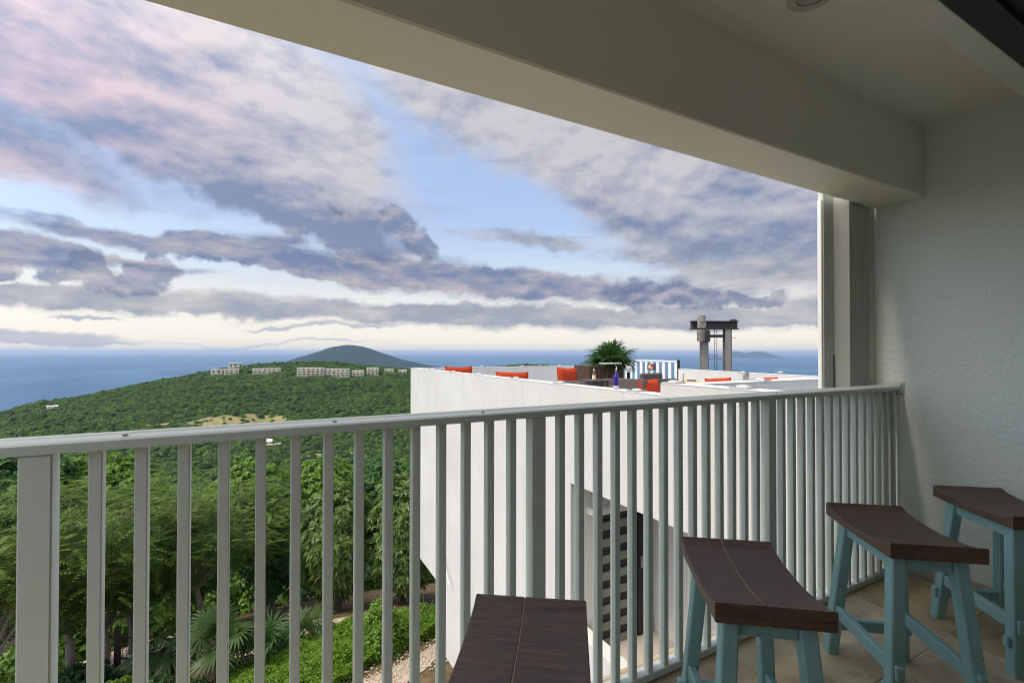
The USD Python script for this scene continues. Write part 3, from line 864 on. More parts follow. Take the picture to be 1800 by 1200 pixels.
def fan_palm(label, base, height, rad, nleaf, mat, name="fan_palm", segs=22, droop=.35, updown=(-.2, 1.2), trunk_r=.07, group=None, seed=1, stalk=.6, width=.032, dead=0):
    r_ = np.random.default_rng(seed)
    t = Thing(name, label, "palm", base, group=group)
    top = np.array(base, float) + [r_.normal(0, .03), r_.normal(0, .03), height]
    if height > .05:
        t.add("trunk", tube([base, (np.array(base) + top) / 2 + [.02, 0, 0], top], [trunk_r * 1.15, trunk_r, trunk_r * .9], 9), M_trunk)
    leaves, stalks = [], []
    for k in range(nleaf):
        az = k * 2.39996 + r_.normal(0, .2); el = updown[0] + (updown[1] - updown[0]) * r_.random() if k < nleaf - dead else -.9
        d = (math.cos(az) * math.cos(el), math.sin(az) * math.cos(el), math.sin(el))
        lf, st = fan_leaf(top + [0, 0, r_.uniform(-.05, .05)], d, stalk * rad * r_.uniform(.8, 1.15), rad * r_.uniform(.8, 1.1), segs, droop, width, rng=r_)
        leaves.append(lf); stalks.append(st)
    for i, lf in enumerate(leaves):
        pth = t.add("leaf", lf, M_dead if i >= nleaf - dead else mat)
        t.add("stalk", stalks[i], M_palm2, parent=pth)
    return t


fan_palm("bushy green fan palm growing out of the slatted planter", (q[0] + .40, q[1] + .27, pz - .07), .12, .58, 26, M_palm, updown=(-.05, 1.35), droop=.34, seed=4, segs=26, width=.020, stalk=.55)

# bottles and the small white pot
M_blue = paint("cobalt_glass", (.020, .010, .16), .08, .02, spec=.7)
M_amber = paint("amber_glass", (.16, .05, .015), .1, spec=.7)
M_label = paint("cream_label", (.72, .62, .38), .6)
q = on(1083, 684, 0, TW + .13); q[2] = E - .482
bt = Thing("blue_bottle", "cobalt blue bottle with a bent spout standing on the left parapet", "bottle", q)
bt.add("body", lathe([(0, .001), (.036, .001), (.037, .012), (.037, .155), (.032, .18), (.016, .205), (.0145, .238), (0, .238)], q, 18), M_blue, smooth=40)
bt.add("spout", tube([q + [0, 0, .236], q + [0, 0, .262], q + [.012, 0, .285], q + [-.006, 0, .318]], [.011, .008, .006, .004], 7), M_steel)
bt.add("label", lathe([(.0375, .012), (.0378, .012), (.0378, .042), (.0375, .042)], q, 18), M_lens, smooth=40)
q = at(1044, 667, 10.3)
am = Thing("amber_bottle", "small amber bottle with a cream label in front of the planter", "bottle", q)
am.add("body", lathe([(0, 0), (.042, 0), (.042, .12), (.018, .165), (.016, .20), (0, .20)], q, 14), M_amber, smooth=40)
am.add("label", lathe([(.0425, .01), (.043, .01), (.043, .10), (.0425, .10)], q, 14), M_label, smooth=40)
am.add("cap", lathe([(0, .199), (.02, .199), (.02, .232), (0, .232)], q, 12), M_whitetop)
single("side_table", join([bx(q[0] - .25, q[0] + .25, q[1] - .22, q[1] + .22, q[2] - .03, q[2] - .001, .004)] + [bx(q[0] + a * .22 - .02, q[0] + a * .22 + .02, q[1] + b * .19 - .02, q[1] + b * .19 + .02, FL, q[2] - .031) for a in (-1, 1) for b in (-1, 1)]), M_wick, "dark side table carrying the amber bottle", "table")
q = at(1105, 654, 12.4)
pt = Thing("white_pot", "small white rounded pot between planter and gate", "pot", q)
pt.add("bowl", lathe([(0, 0), (.05, 0), (.08, .06), (.085, .12), (.07, .16), (.055, .165), (0, .16)], q, 16), M_whitetop, smooth=40)
pt.add("stand", bx(q[0] - .03, q[0] + .03, q[1] - .03, q[1] + .03, FL, q[2] - .0005), M_black)
q = at(1208, 670, 11.4)
tb = Thing("low_table", "low table with a yellow tray beside the white gate", "table", (q[0], q[1], FL))
tb.add("top", bx(q[0] - .34, q[0] + .34, q[1] - .3, q[1] + .3, q[2] - .03, q[2], .004), paint("yellow_tray", (.52, .40, .16), .6))
for a in (-1, 1):
    for b in (-1, 1):
        tb.add("leg", bx(q[0] + a * .3 - .02, q[0] + a * .3 + .02, q[1] + b * .26 - .02, q[1] + b * .26 + .02, FL, q[2] - .0305), M_wick)
cd = Thing("candle_stand", "thin dark candle stand on the low table by the gate", "candle stand", q + [-.14, 0, 0])
cd.add("foot", lathe([(0, .0005), (.04, .0005), (.04, .012), (0, .014)], q + [-.14, 0, 0], 12), M_black)
cd.add("stem", tube([q + [-.14, 0, .013], q + [-.14, 0, .20]], .009, 6), M_black)
dish = trimesh.creation.cylinder(.11, .03, sections=16); dish.apply_translation(q + [.17, .02, .0155])
single("serving_dish", dish, M_wick, "flat dark dish on the low table by the gate", "dish")

M_gate = paint("gate_pale_paint", (.62, .64, .66), .5)
# the white gate in the gap of the right parapet
ga, gb = np.array([10.99, 10.03]), np.array([11.86, 14.02])
gt, gl = E - .262, E - 1.40
gate = Thing("white_gate", "white slatted metal gate with a square emblem plate at the terrace edge", "gate", (ga[0], ga[1], FL))
u_ = (gb - ga) / np.linalg.norm(gb - ga); GL = np.linalg.norm(gb - ga)
P = lambda s, z: np.array([ga[0] + u_[0] * s, ga[1] + u_[1] * s, z])
gate.add("top_rail", bar(P(0, gt), P(GL, gt), .05, .05, .004), M_gate)
gate.add("bottom_rail", bar(P(0, gl), P(GL, gl), .05, .05, .004), M_gate)
for k in range(13):
    s = .06 + k * (GL - .12) / 12
    gate.add("slat", bar(P(s, gl + .026), P(s, gt - .026), .02, .15 if k not in (0, 12) else .17, .003, up=(u_[0], u_[1], 0)), M_gate)
gate.add("hinge_post", bar(P(-.05, FL), P(-.05, gt + .05), .06, .06, .003, up=(u_[0], u_[1], 0)), M_dark)
c = at(1144.5, 644.5, 15.3); s0 = (c[:2] - ga) @ u_; nrm = np.array([-u_[1], u_[0], 0]); c = P(s0, c[2]) + nrm * .03
em = Thing("emblem_plate", "square dark plate with a red, white and yellow emblem on the white gate", "sign", c)
U3 = np.array([u_[0], u_[1], 0])
plate = lambda cx, cz, w, h, t0, t1: bar(c + U3 * (cx - w / 2) + nrm * (t0 + t1) / 2 + [0, 0, cz], c + U3 * (cx + w / 2) + nrm * (t0 + t1) / 2 + [0, 0, cz], t1 - t0, h)
em.add("plate", plate(0, 0, .48, .19, 0, .012), M_black)
em.add("emblem_disc", plate(-.08, .02, .16, .07, .0125, .016), paint("emblem_red", (.35, .03, .05), .5))
em.add("emblem_bar", plate(.09, .02, .14, .06, .0125, .016), paint("emblem_cream", (.75, .70, .5), .5))
em.add("emblem_ring", plate(.02, -.045, .26, .035, .0125, .016), paint("emblem_yellow", (.6, .45, .05), .5))

# the hoist
M_iron = paint("dark_hoist_steel", (.055, .048, .045), .6, .2, 4, metallic=.3, dirt=(.16, .10, .07), dirt_amt=.5)
M_colm = paint("grey_column_steel", (.25, .235, .215), .55, .06, 3, metallic=.2)
M_motor = paint("motor_housing", (.22, .20, .18), .5, .15, 5, dirt=(.10, .07, .05), dirt_amt=.6)
HD = 16.5
hl, hr = at(1237, 612, HD), at(1278, 612, HD)
ax = hr - hl; ax[2] = 0; span = np.linalg.norm(ax); ax /= span; ay = np.cross([0, 0, 1.0], ax)
zt = lambda y: at(1258, y, HD)[2]
hst = Thing("gantry_hoist", "steel gantry hoist with two columns, dark beam and motor beyond the terrace", "hoist", (hl[0], hl[1], E - 9.0))


def hbox(x0, x1, y0, y1, z0, z1, b=0.0):
    v, f = arr(bx(x0, x1, y0, y1, z0, z1, b))
    return np.array([hl[0], hl[1], 0]) + v[:, :1] * ax + v[:, 1:2] * ay + v[:, 2:] * [0, 0, 1.0], f


for xc in (0, span):
    p_ = hst.add("column", hbox(xc - .010, xc + .010, -.09, .09, E - 9, zt(578)), M_colm)
    hst.add("flange", hbox(xc - .105, xc + .105, -.11, -.091, E - 9, zt(578)), M_colm, parent=p_)
    hst.add("flange", hbox(xc - .105, xc + .105, .091, .11, E - 9, zt(578)), M_colm, parent=p_)
    hst.add("side_plate", hbox(xc + .106, xc + .135, -.085, .085, E - 9, zt(578)), M_iron, parent=p_)
zb0, zb1 = zt(577.5), zt(565.5)
mb = hst.add("main_beam", hbox(-.47, 1.20, -.015, .015, zb0, zb1), M_iron)
for z0, z1 in ((zb0 - .03, zb0 - .001), (zb1 + .001, zb1 + .03)):
    hst.add("flange", hbox(-.47, 1.20, -.13, .13, z0, z1), M_iron, parent=mb)
hst.add("end_stop", hbox(.98, 1.13, -.1, .1, zb1 + .031, zb1 + .09, .004), M_iron)
hst.add("cross_beam", hbox(.136, span - .106, -.06, .06, zt(593), zt(588), .003), M_iron)
hst.add("gearbox", hbox(-.30, -.02, -.30, -.14, zt(578), zt(563), .03), M_motor)
hst.add("gear_cover", trimesh.creation.cylinder(.14, .22, transform=trimesh.transformations.translation_matrix(np.array([hl[0], hl[1], zt(561)]) - ax * .16 - ay * .2), sections=16), M_motor, smooth=40)
mt = hst.add("motor", trimesh.creation.cylinder(.135, zt(580) - zt(600), transform=trimesh.transformations.translation_matrix(np.array([hl[0], hl[1], (zt(580) + zt(600)) / 2]) - ax * .20 - ay * .26), sections=18), M_motor, smooth=40)
for k in range(7):
    hst.add("cooling_rib", trimesh.creation.annulus(.136, .148, .012, transform=trimesh.transformations.translation_matrix(np.array([hl[0], hl[1], zt(582.5 + k * 2.6)]) - ax * .20 - ay * .26)), M_motor, parent=mt)
hst.add("motor_flange", hbox(-.05, .12, -.28, -.16, zt(601), zt(581), .01), M_iron)
for xc in (.38, .47):
    hst.add("cable", tube([np.array([hl[0], hl[1], 0]) + ax * xc + [0, 0, E - 9], np.array([hl[0], hl[1], 0]) + ax * xc + [0, 0, zb0 - .03]], .010, 6), M_iron)
hst.add("stay_rod", hbox(span + .136, span + .33, -.01, .01, zt(594.5), zt(593.5)), M_colm)
hst.add("tie_rail", hbox(.136, span - .106, -.012, .012, zt(631), zt(629.5)), M_colm)

# ------------------------------------------------------------------ terrain, sea, islands
SEA = E - 150.0
RIDGE_PX = [(-500, 800), (-200, 765), (0, 727), (60, 709), (130, 701), (240, 677), (330, 661), (380, 651), (430, 643), (500, 638), (560, 636), (640, 642), (722, 650), (800, 654), (850, 650), (900, 642), (930, 641), (975, 643), (1010, 650), (1100, 664), (1300, 700), (1700, 760)]
_rp = np.array(RIDGE_PX, float)
_rphi = np.arctan((_rp[:, 0] - 900) / F) + YAW
_rz = -(_rp[:, 1] - 619.5) / F * 680 * np.cos(_rphi - YAW)
_near_r = np.array([0, 10, 13.5, 17, 22, 35, 60, 100, 150, 220, 300.0])
_near_z = np.array([-7.35, -7.45, -7.75, -8.9, -10.8, -17, -27.5, -40, -50, -57, -59.0])


def terrain(x, y):
    """Height of the ground."""
    r = np.hypot(x, y); phi = np.arctan2(x, y)
    zr = np.interp(phi, _rphi, _rz, left=-75, right=-70)
    base = np.interp(r, _near_r, _near_z)
    t = np.clip((r - 300) / 380, 0, 1); S = t * (.72 + .28 * t) * (1 - .0) + .06 * np.sin(np.pi * t)
    z = np.where(r <= 300, base, -59 + (zr + 59) * S)
    z = np.where(r > 680, zr - np.minimum((r - 680) * .38, 400), z)
    z = np.maximum(z, -158)
    amp = np.clip((r - 40) / 120, 0, 1) * np.clip((900 - r) / 200, 0, 1) * (1 - .75 * np.exp(-((r - 680) / 60.0) ** 2))
    p = np.stack([np.asarray(x) / 42.0, np.asarray(y) / 42.0, np.zeros_like(x) + .5], -1)
    z = z + amp * (meshkit.fbm(p, 3, 5) - .5) * 11
    return z + E


def ground_hit(px, py, lo=6.0, hi=1500.0):
    d = ray(px, py); k = np.geomspace(lo, hi, 1400)
    P = EYE + d * k[:, None]; g_ = terrain(P[:, 0], P[:, 1]); b = P[:, 2] < g_
    return P[np.argmax(b)] if b.any() else None


def ground_mat():
    g = Graph()
    po = g.n("geometry", out="position")
    a = g.n("noise_texture", vector=po, scale=.05, detail=9.0, roughness=.62)
    b = g.n("noise_texture", vector=po, scale=3.0, detail=8.0, roughness=.7)
    near = g.n("rgb_ramp", fac=b, ramp=[(.3, (.055, .042, .022)), (.55, (.115, .085, .045)), (.75, (.18, .14, .075))])
    far = g.n("rgb_ramp", fac=a, ramp=[(.3, (.018, .040, .012)), (.6, (.035, .065, .018)), (.8, (.07, .09, .03))])
    L = g.n("vector_math", out="value", math_type="length", vector1=po)
    c = g.mix(g.step(L, 30, 70), near, far)
    p = g.n("principled_bsdf", base_color=c, roughness=.9, specular_ior_level=.1, normal=g.n("bump", height=b, strength=.6, distance=.04))
    return g.done("hillside_soil", surface=str(p))


nphi, nr = 360, 150
ph = np.linspace(-math.pi, math.pi, nphi + 1)[:-1]
ra = np.concatenate([np.linspace(.5, 24, 40), np.geomspace(25, 1250, nr - 40)])
PH, RA = np.meshgrid(ph, ra, indexing="ij")
X, Y = RA * np.sin(PH), RA * np.cos(PH)
V = np.stack([X, Y, terrain(X, Y)], -1).reshape(-1, 3)
ii, jj = np.meshgrid(np.arange(nphi), np.arange(nr - 1), indexing="ij")
i2 = (ii + 1) % nphi
Q = np.stack([ii * nr + jj, ii * nr + jj + 1, i2 * nr + jj + 1, i2 * nr + jj], -1).reshape(-1, 4)
FT = np.vstack([Q[:, [0, 2, 1]], Q[:, [0, 3, 2]]])
single("hillside_terrain", (V, FT), ground_mat(), "green hillside falling into a valley and rising to a wooded ridge", kind="structure", smooth=True)


def sea_mat():
    g = Graph()
    po = g.n("geometry", out="position")
    a = g.n("noise_texture", vector=g.n("mapping", vector=po, scale=(.002, .0007, .002)), scale=1.0, detail=6.0, roughness=.6)
    b = g.n("noise_texture", vector=po, scale=.05, detail=6.0, roughness=.65)
    c = g.n("rgb_ramp", fac=a, ramp=[(.3, (.011, .062, .135)), (.7, (.048, .140, .235))])
    p = g.n("principled_bsdf", base_color=c, roughness=.42, specular_ior_level=.28, ior=1.33, normal=g.n("bump", height=b, strength=.35, distance=6.0))
    return g.done("sea_water", surface=str(p))


sr = np.concatenate([[300.0], np.geomspace(400, 42000, 40)]); sp = np.linspace(-math.pi, math.pi, 97)[:-1]
SP, SR = np.meshgrid(sp, sr, indexing="ij")
V = np.stack([SR * np.sin(SP), SR * np.cos(SP), np.full_like(SR, SEA)], -1).reshape(-1, 3)
n_ = len(sr); ii, jj = np.meshgrid(np.arange(96), np.arange(n_ - 1), indexing="ij"); i2 = (ii + 1) % 96
Q = np.stack([ii * n_ + jj, ii * n_ + jj + 1, i2 * n_ + jj + 1, i2 * n_ + jj], -1).reshape(-1, 4)
single("sea", (V, np.vstack([Q[:, [0, 2, 1]], Q[:, [0, 3, 2]]])), sea_mat(), "deep blue sea reaching to the horizon", kind="structure")


def isl_mat():
    g = Graph()
    po = g.n("geometry", out="position")
    a = g.n("noise_texture", vector=po, scale=.02, detail=8.0, roughness=.65)
    c = g.n("rgb_ramp", fac=a, ramp=[(.3, (.006, .022, .022)), (.7, (.018, .042, .034))])
    p = g.n("principled_bsdf", base_color=c, roughness=.9, specular_ior_level=.1, normal=g.n("bump", height=a, strength=1.0, distance=12.0))
    return g.done("island_forest", surface=str(p))


M_isl = isl_mat()


def island(name, label, dist, prof, depth, seed):
    """An island from the outline of its crest: prof = [(photo x, photo y)], as a body with real depth."""
    pr = np.array(prof, float)
    xs_ = np.linspace(pr[0, 0], pr[-1, 0], 90)
    from scipy.interpolate import PchipInterpolator
    ys_ = PchipInterpolator(pr[:, 0], pr[:, 1])(xs_)
    base = np.array([at(x, 620, dist) for x in xs_]); crest = np.array([at(x, y, dist)[2] for x, y in zip(xs_, ys_)])
    out = RT * 0 + np.array([FW[0], FW[1], 0]); out /= np.linalg.norm(out)
    nv = 41; t = np.linspace(-1, 1, nv)
    V = np.zeros((len(xs_), nv, 3))
    end = np.clip(np.minimum(np.arange(90), 89 - np.arange(90)) / 12.0, 0.05, 1) ** .5
    for k, tt in enumerate(t):
        sh = (1 - abs(tt) ** 1.5) ** 1.05
        V[:, k, :2] = (base + out * tt * depth * end[:, None])[:, :2]
        V[:, k, 2] = SEA - 5 + (crest - SEA + 5) * sh
    nz = meshkit.fbm(V / (depth * .22), 4, seed) - .5
    V[..., 2] += nz * np.minimum(V[..., 2] - SEA + 5, 60) * .55 * (np.abs(t) > .08)[None]
    V = V.reshape(-1, 3)
    ii, jj = np.meshgrid(np.arange(89), np.arange(nv - 1), indexing="ij")
    Q = np.stack([ii * nv + jj, ii * nv + jj + 1, (ii + 1) * nv + jj + 1, (ii + 1) * nv + jj], -1).reshape(-1, 4)
    single(name, (V, np.vstack([Q[:, [0, 1, 2]], Q[:, [0, 2, 3]]])), M_isl, label, kind="structure", smooth=True)


island("island", "dark blue island hill rising behind the ridge", 4600, [(470, 655), (505, 641), (530, 628), (560, 618), (590, 609), (612, 606), (635, 608.5), (665, 618), (700, 630), (730, 638), (765, 645), (800, 653)], 620, 3)
island("island", "faint low island with two humps on the horizon beside the hoist", 15000, [(1276, 629), (1283, 621), (1291, 617.2), (1300, 618.6), (1310, 621), (1320, 619), (1331, 617.2), (1342, 619.5), (1354, 623), (1366, 629)], 900, 8)
island("island", "very faint low islet between the hoist columns", 17000, [(1226, 629), (1240, 623.5), (1252, 622), (1262, 623.5), (1278, 629)], 500, 9)

# dry grass clearings and tracks on the hill
CLEAR, HOUSES = [], []


def drape(name, label, pts_px, mat, width=None, kind="structure", lift=.12, half=None):
    """A sheet lying on the ground: a polyline in the photograph given a real width."""
    P = [ground_hit(x, y) for x, y in pts_px]; P = np.array([p for p in P if p is not None])
    t = np.linspace(0, 1, 40); s = np.linspace(0, 1, len(P))
    X, Y = np.interp(t, s, P[:, 0]), np.interp(t, s, P[:, 1])
    C = np.stack([X, Y], 1); d = np.gradient(C, axis=0); d /= np.linalg.norm(d, axis=1, keepdims=True); nn = np.stack([-d[:, 1], d[:, 0]], 1)
    w = np.interp(t, np.linspace(0, 1, len(width)), width) if np.ndim(width) else np.full(40, width)
    w = w * (1 + .35 * (meshkit.noise(np.stack([t * 9, t * 0, t * 0 + 3], 1)) - .5))
    k = 7; rows = []
    for a in np.linspace(-1, 1, k):
        q = C + nn * (a * w / 2)[:, None]; rows.append(np.stack([q[:, 0], q[:, 1], terrain(q[:, 0], q[:, 1]) + lift], 1))
    V = np.stack(rows, 1).reshape(-1, 3); f = []
    for i in range(39):
        for j in range(k - 1):
            a = i * k + j; f += [(a, a + k, a + 1), (a + 1, a + k, a + k + 1)]
    f = np.array(f); v0 = V[f[0]]
    if np.cross(v0[1] - v0[0], v0[2] - v0[0])[2] < 0:
        f = f[:, ::-1]
    CLEAR.append((C, w / 2))
    return single(name, (V, f), mat, label, kind=kind, smooth=True)


M_dry = paint("dry_grass", (.20, .175, .065), .9, .35, .12, .5, 3, coords="position", dirt=(.06, .08, .025), dirt_scale=.09, dirt_amt=.9)
M_track = paint("earth_track", (.30, .24, .17), .9, .2, .5, coords="position")
drape("dry_grass", "yellow dry grass clearing on the slope just above the railing", [(322, 745), (352, 743), (385, 741), (415, 739.5), (445, 739), (475, 738.5), (502, 740)], M_dry, [3, 16, 30, 14, 26, 22, 4], kind="stuff", lift=.5)
drape("dry_grass", "smaller patch of dry grass left of the clearing", [(248, 749), (300, 745)], M_dry, [4, 10], kind="stuff", lift=.5)
drape("dirt_track", "narrow earth track crossing the valley", [(515, 808), (560, 800), (600, 797), (640, 801)], M_track, 4.0, lift=.4)
drape("dirt_track", "short earth track in the valley beside a white house", [(425, 792), (470, 783), (500, 781)], M_track, 3.5, lift=.4)

# houses on the ridge
M_hwall = paint("far_house_wall", (.70, .61, .48), .8, .06, .3, coords="position")
M_hroof = paint("far_house_roof", (.72, .67, .58), .8, .05, .2, coords="position")
M_hdark = paint("far_house_window", (.13, .115, .10), .3, coords="position")


def hill_house(label, px, py, wpx, hpx, floors, seed, group="pale houses along the ridge", name="hill_house", dark=True):
    """A far house of stepped blocks with recessed window bays and slab balconies; (px, py) is the middle of its foot."""
    g0 = ground_hit(px, py, 20)
    if g0 is None:
        return
    dep = (g0 - EYE) @ FW; w, h = wpx * dep / F, hpx * dep / F
    yaw = math.atan2(g0[0], g0[1]); rt = np.array([math.cos(yaw), -math.sin(yaw), 0]); fo = np.array([math.sin(yaw), math.cos(yaw), 0])
    HOUSES.append((np.array([g0[:2] + rt[:2] * s for s in np.linspace(-w / 2, w / 2, 9)] + [g0[:2] - fo[:2] * 9 + rt[:2] * s for s in np.linspace(-w / 2, w / 2, 9)] + [g0[:2] + fo[:2] * 5]), np.full(19, 5.5)))
    r_ = np.random.default_rng(seed)
    t = Thing(name, label, "house", g0, group=group)
    def hb(x0, x1, y0, y1, z0, z1):
        v, f = arr(bx(x0, x1, y0, y1, z0, z1)); return g0 + v[:, :1] * rt + v[:, 1:2] * fo + v[:, 2:] * [0, 0, 1.0], f
    nb = max(1, int(round(w / 13.0))); bw = w / nb; fh = h / floors
    for b in range(nb):
        x0 = -w / 2 + b * bw; top = floors if nb == 1 or r_.random() < .65 else max(1, floors - 1); sy = r_.uniform(-1.5, 1.5); dz = r_.uniform(-.5, .5) * (nb > 1)
        wl = t.add("wall", hb(x0 + .1, x0 + bw - .1, sy, sy + 9, -5, top * fh + dz), M_hwall)
        t.add("roof", hb(x0 - .15, x0 + bw + .05, sy - .7, sy + 9.3, top * fh + dz + .01, top * fh + dz + .45), M_hroof, parent=wl)
        for k in range(top):
            z0 = k * fh + dz
            t.add("balcony", hb(x0 + .2, x0 + bw - .2, sy - 1.4, sy - .01, z0 - .12, z0 + .75), M_hwall, parent=wl)
            nw = max(2, int(bw / 4.2))
            for i in range(nw):
                xa = x0 + (i + .2 + .2 * r_.random()) * bw / nw
                t.add("window", hb(xa, xa + bw / nw * (.32 + .2 * r_.random()), sy - .12, sy - .01, z0 + .8, z0 + fh * .86), M_hdark, parent=wl)


hill_house("leftmost small cream house on the ridge", 361, 653, 19, 8, 2, 1)
hill_house("low cream house right of the leftmost one, half among trees", 384, 657, 23, 7, 1, 2)
hill_house("small cream house set lower than its neighbour above it", 407, 657, 23, 8, 2, 3)
hill_house("small house higher on the ridge against the dark trees", 414, 646, 22, 7, 1, 4)
hill_house("wide stepped cream house standing alone in the middle of the row", 469, 657, 44, 13, 3, 5)
hill_house("long cream apartment house, left of the touching pair", 546, 660, 44, 13, 3, 6)
hill_house("long white topped apartment house, right of the touching pair", 591, 662, 44, 13, 3, 7)
hill_house("short low white house between the pair and the last house", 629, 660, 20, 8, 2, 8)
hill_house("squarish white house, last of the row before the terrace wall", 655, 659, 20, 12, 3, 9)
hill_house("tiny white roofed house on the very crest of the ridge", 475, 638.5, 8, 3.5, 1, 10)
hill_house("tiny house in the trees right of the row", 684, 653, 16, 3.5, 1, 11)
hill_house("tiny house half hidden at the terrace corner", 708, 654, 14, 3.5, 1, 12)
hill_house("white house low on the far left shoulder of the ridge", 92, 718, 15, 3.2, 1, 13)
hill_house("small white house in the valley under the railing", 472, 782, 12, 5, 1, 14, "white houses down in the valley")
hill_house("white house glimpsed between the near trees in the valley", 410, 905, 14, 8, 1, 15, "white houses down in the valley")

# ------------------------------------------------------------------ far woods
M_for = leafmat("far_tree_leaf", [(0, (0.039, 0.091, 0.018)), (.35, (0.085, 0.175, 0.027)), (.7, (0.156, 0.272, 0.033)), (1, (0.294, 0.368, 0.052))], .18, .6, by_object=.55)


M_for2 = leafmat("far_tree_leaf_dark", [(0, (0.024, 0.058, 0.016)), (.5, (0.059, 0.119, 0.024)), (1, (0.132, 0.198, 0.040))], .18, .6, by_object=.6)
M_for3 = leafmat("far_tree_leaf_light", [(0, (0.066, 0.127, 0.025)), (.5, (0.127, 0.193, 0.034)), (1, (0.204, 0.242, 0.054))], .18, .6, by_object=.6)


def cards(n, size, rad, seed, flat=.8, gap=.0):
    """A crown of n leafy cards spread through an uneven ellipsoid."""
    r_ = np.random.default_rng(seed)
    d = r_.normal(size=(n, 3)); d /= np.linalg.norm(d, axis=1, keepdims=True); d[:, 2] = np.where(d[:, 2] < -.35, -d[:, 2], d[:, 2])
    lump = .62 + .55 * meshkit.fbm(d * 1.7 + seed * 3.1, 3, seed)
    rr_ = (r_.random(n) ** .33) * lump
    c = d * rr_[:, None] * rad * [1, 1, flat]
    nn = d * .8 + r_.normal(size=(n, 3)) * .6 + [0, 0, .5]; nn /= np.linalg.norm(nn, axis=1, keepdims=True)
    a = np.cross(nn, r_.normal(size=(n, 3))); a /= np.linalg.norm(a, axis=1, keepdims=True); b = np.cross(nn, a)
    s = size * r_.uniform(.6, 1.3, n)[:, None]
    q = np.stack([c - a * s, c - b * s * .55 - nn * s * .1, c + a * s, c + b * s * .55 + nn * s * .12], 1).reshape(-1, 3)
    k = np.arange(n) * 4
    return q, np.vstack([np.stack([k, k + 1, k + 2], 1), np.stack([k, k + 2, k + 3], 1)])


def scatter(name, label, protos, mats, P, scale, yaw, idx):
    path = "/World/" + name
    pi = UsdGeom.PointInstancer.Define(stage, path)
    tag(pi.GetPrim(), label, "trees", None, "stuff")
    targets = []
    for k, (pm, mt_) in enumerate(zip(protos, mats)):
        pp = f"{path}/prototypes/tree_clump_{k:03d}" if k else f"{path}/prototypes/tree_clump"
        usdkit.mesh(stage, pp, pm, mt_); targets.append(Sdf.Path(pp))
    pi.CreatePrototypesRel().SetTargets(targets)
    pi.CreateProtoIndicesAttr(Vt.IntArray.FromNumpy(idx.astype(np.int32)))
    pi.CreatePositionsAttr(Vt.Vec3fArray.FromNumpy(P.astype(np.float32)))
    pi.CreateScalesAttr(Vt.Vec3fArray.FromNumpy(scale.astype(np.float32)))
    qs = [Gf.Quath(float(math.cos(a / 2)), 0, 0, float(math.sin(a / 2))) for a in yaw]
    pi.CreateOrientationsAttr(Vt.QuathArray(qs))


def is_clear(x, y, extra=0.0, which=None):
    bad = np.zeros(len(x), bool)
    for C, w in (CLEAR if which is None else which):
        d = np.min(np.hypot(x[:, None] - C[None, :, 0], y[:, None] - C[None, :, 1]) - w[None], axis=1)
        bad |= d < extra
    return bad


def woods(name, label, r0, r1, phi0, phi1, density, protos, smin, smax, seed, lift):
    r_ = np.random.default_rng(seed)
    n = int(.5 * (phi1 - phi0) * (r1 ** 2 - r0 ** 2) * density)
    rad = np.sqrt(r_.uniform(r0 ** 2, r1 ** 2, n)); p = r_.uniform(phi0, phi1, n)
    x, y = rad * np.sin(p), rad * np.cos(p)
    keep = ~is_clear(x, y, -.5) | (r_.random(len(x)) < .20)
    keep &= ~is_clear(x, y, 1.5, HOUSES)
    x, y = x[keep], y[keep]
    big = meshkit.fbm(np.stack([x / 30, y / 30, x * 0], 1), 3, seed)
    s = smin + (smax - smin) * np.clip(r_.beta(1.6, 3.0, len(x)) + (big - .5) * .5, 0, 1)
    P = np.stack([x, y, terrain(x, y) + s * lift], 1)
    sc = np.stack([s, s, s * r_.uniform(.75, 1.25, len(x))], 1)
    scatter(name, label, protos, [M_for, M_for2, M_for, M_for3][:len(protos)], P, sc, r_.uniform(0, 6.28, len(x)), r_.integers(0, len(protos), len(x)))


far_p = [cards(260, .17, 1.0, 20, .75), cards(240, .18, 1.0, 21, .95), cards(280, .16, 1.0, 22, .6), cards(250, .17, .9, 23, .75)]
mid_p = [cards(900, .085, 1.0, 30 + k, .8) for k in range(3)]
woods("far_woods", "dense green woods covering the valley and the ridge", 165, 735, math.radians(-27), math.radians(41), .120, far_p, 1.2, 3.1, 11, .30)
woods("valley_woods", "dense green woods on the near slope of the valley", 25, 170, math.radians(-30), math.radians(38), .085, mid_p, 1.3, 4.0, 12, .45)

# ------------------------------------------------------------------ near ground: drive, path, gravel, ground cover
M_path = paint("concrete_path", (.44, .36, .255), .9, .15, 1.5, .4, 30, coords="position", dirt=(.16, .11, .07), dirt_scale=.8, dirt_amt=.6)
M_grav = paint("pale_gravel", (.36, .30, .225), .9, .25, 25, .8, 60, coords="position", dirt=(.2, .14, .08), dirt_scale=1.2, dirt_amt=.5)
drape("driveway", "sandy concrete driveway behind the iron fence", [(60, 1142), (170, 1142), (250, 1140), (330, 1144), (420, 1154)], M_path, [3.2, 3.1, 3.0, 2.6, 1.5], lift=.02)
drape("garden_path", "sandy garden path winding under the trees towards the terrace wall", [(380, 1160), (450, 1142), (560, 1100), (650, 1082), (740, 1076), (850, 1072)], M_path, [1.2, 1.05, .95, .85, .9, .9], lift=.035)
drape("gravel_strip", "pale gravel strip at the foot of the terrace wall", [(560, 1240), (660, 1215), (730, 1170), (800, 1120)], M_grav, [1.0, .95, .6, .4], lift=.02)
r_ = np.random.default_rng(5); ms = []
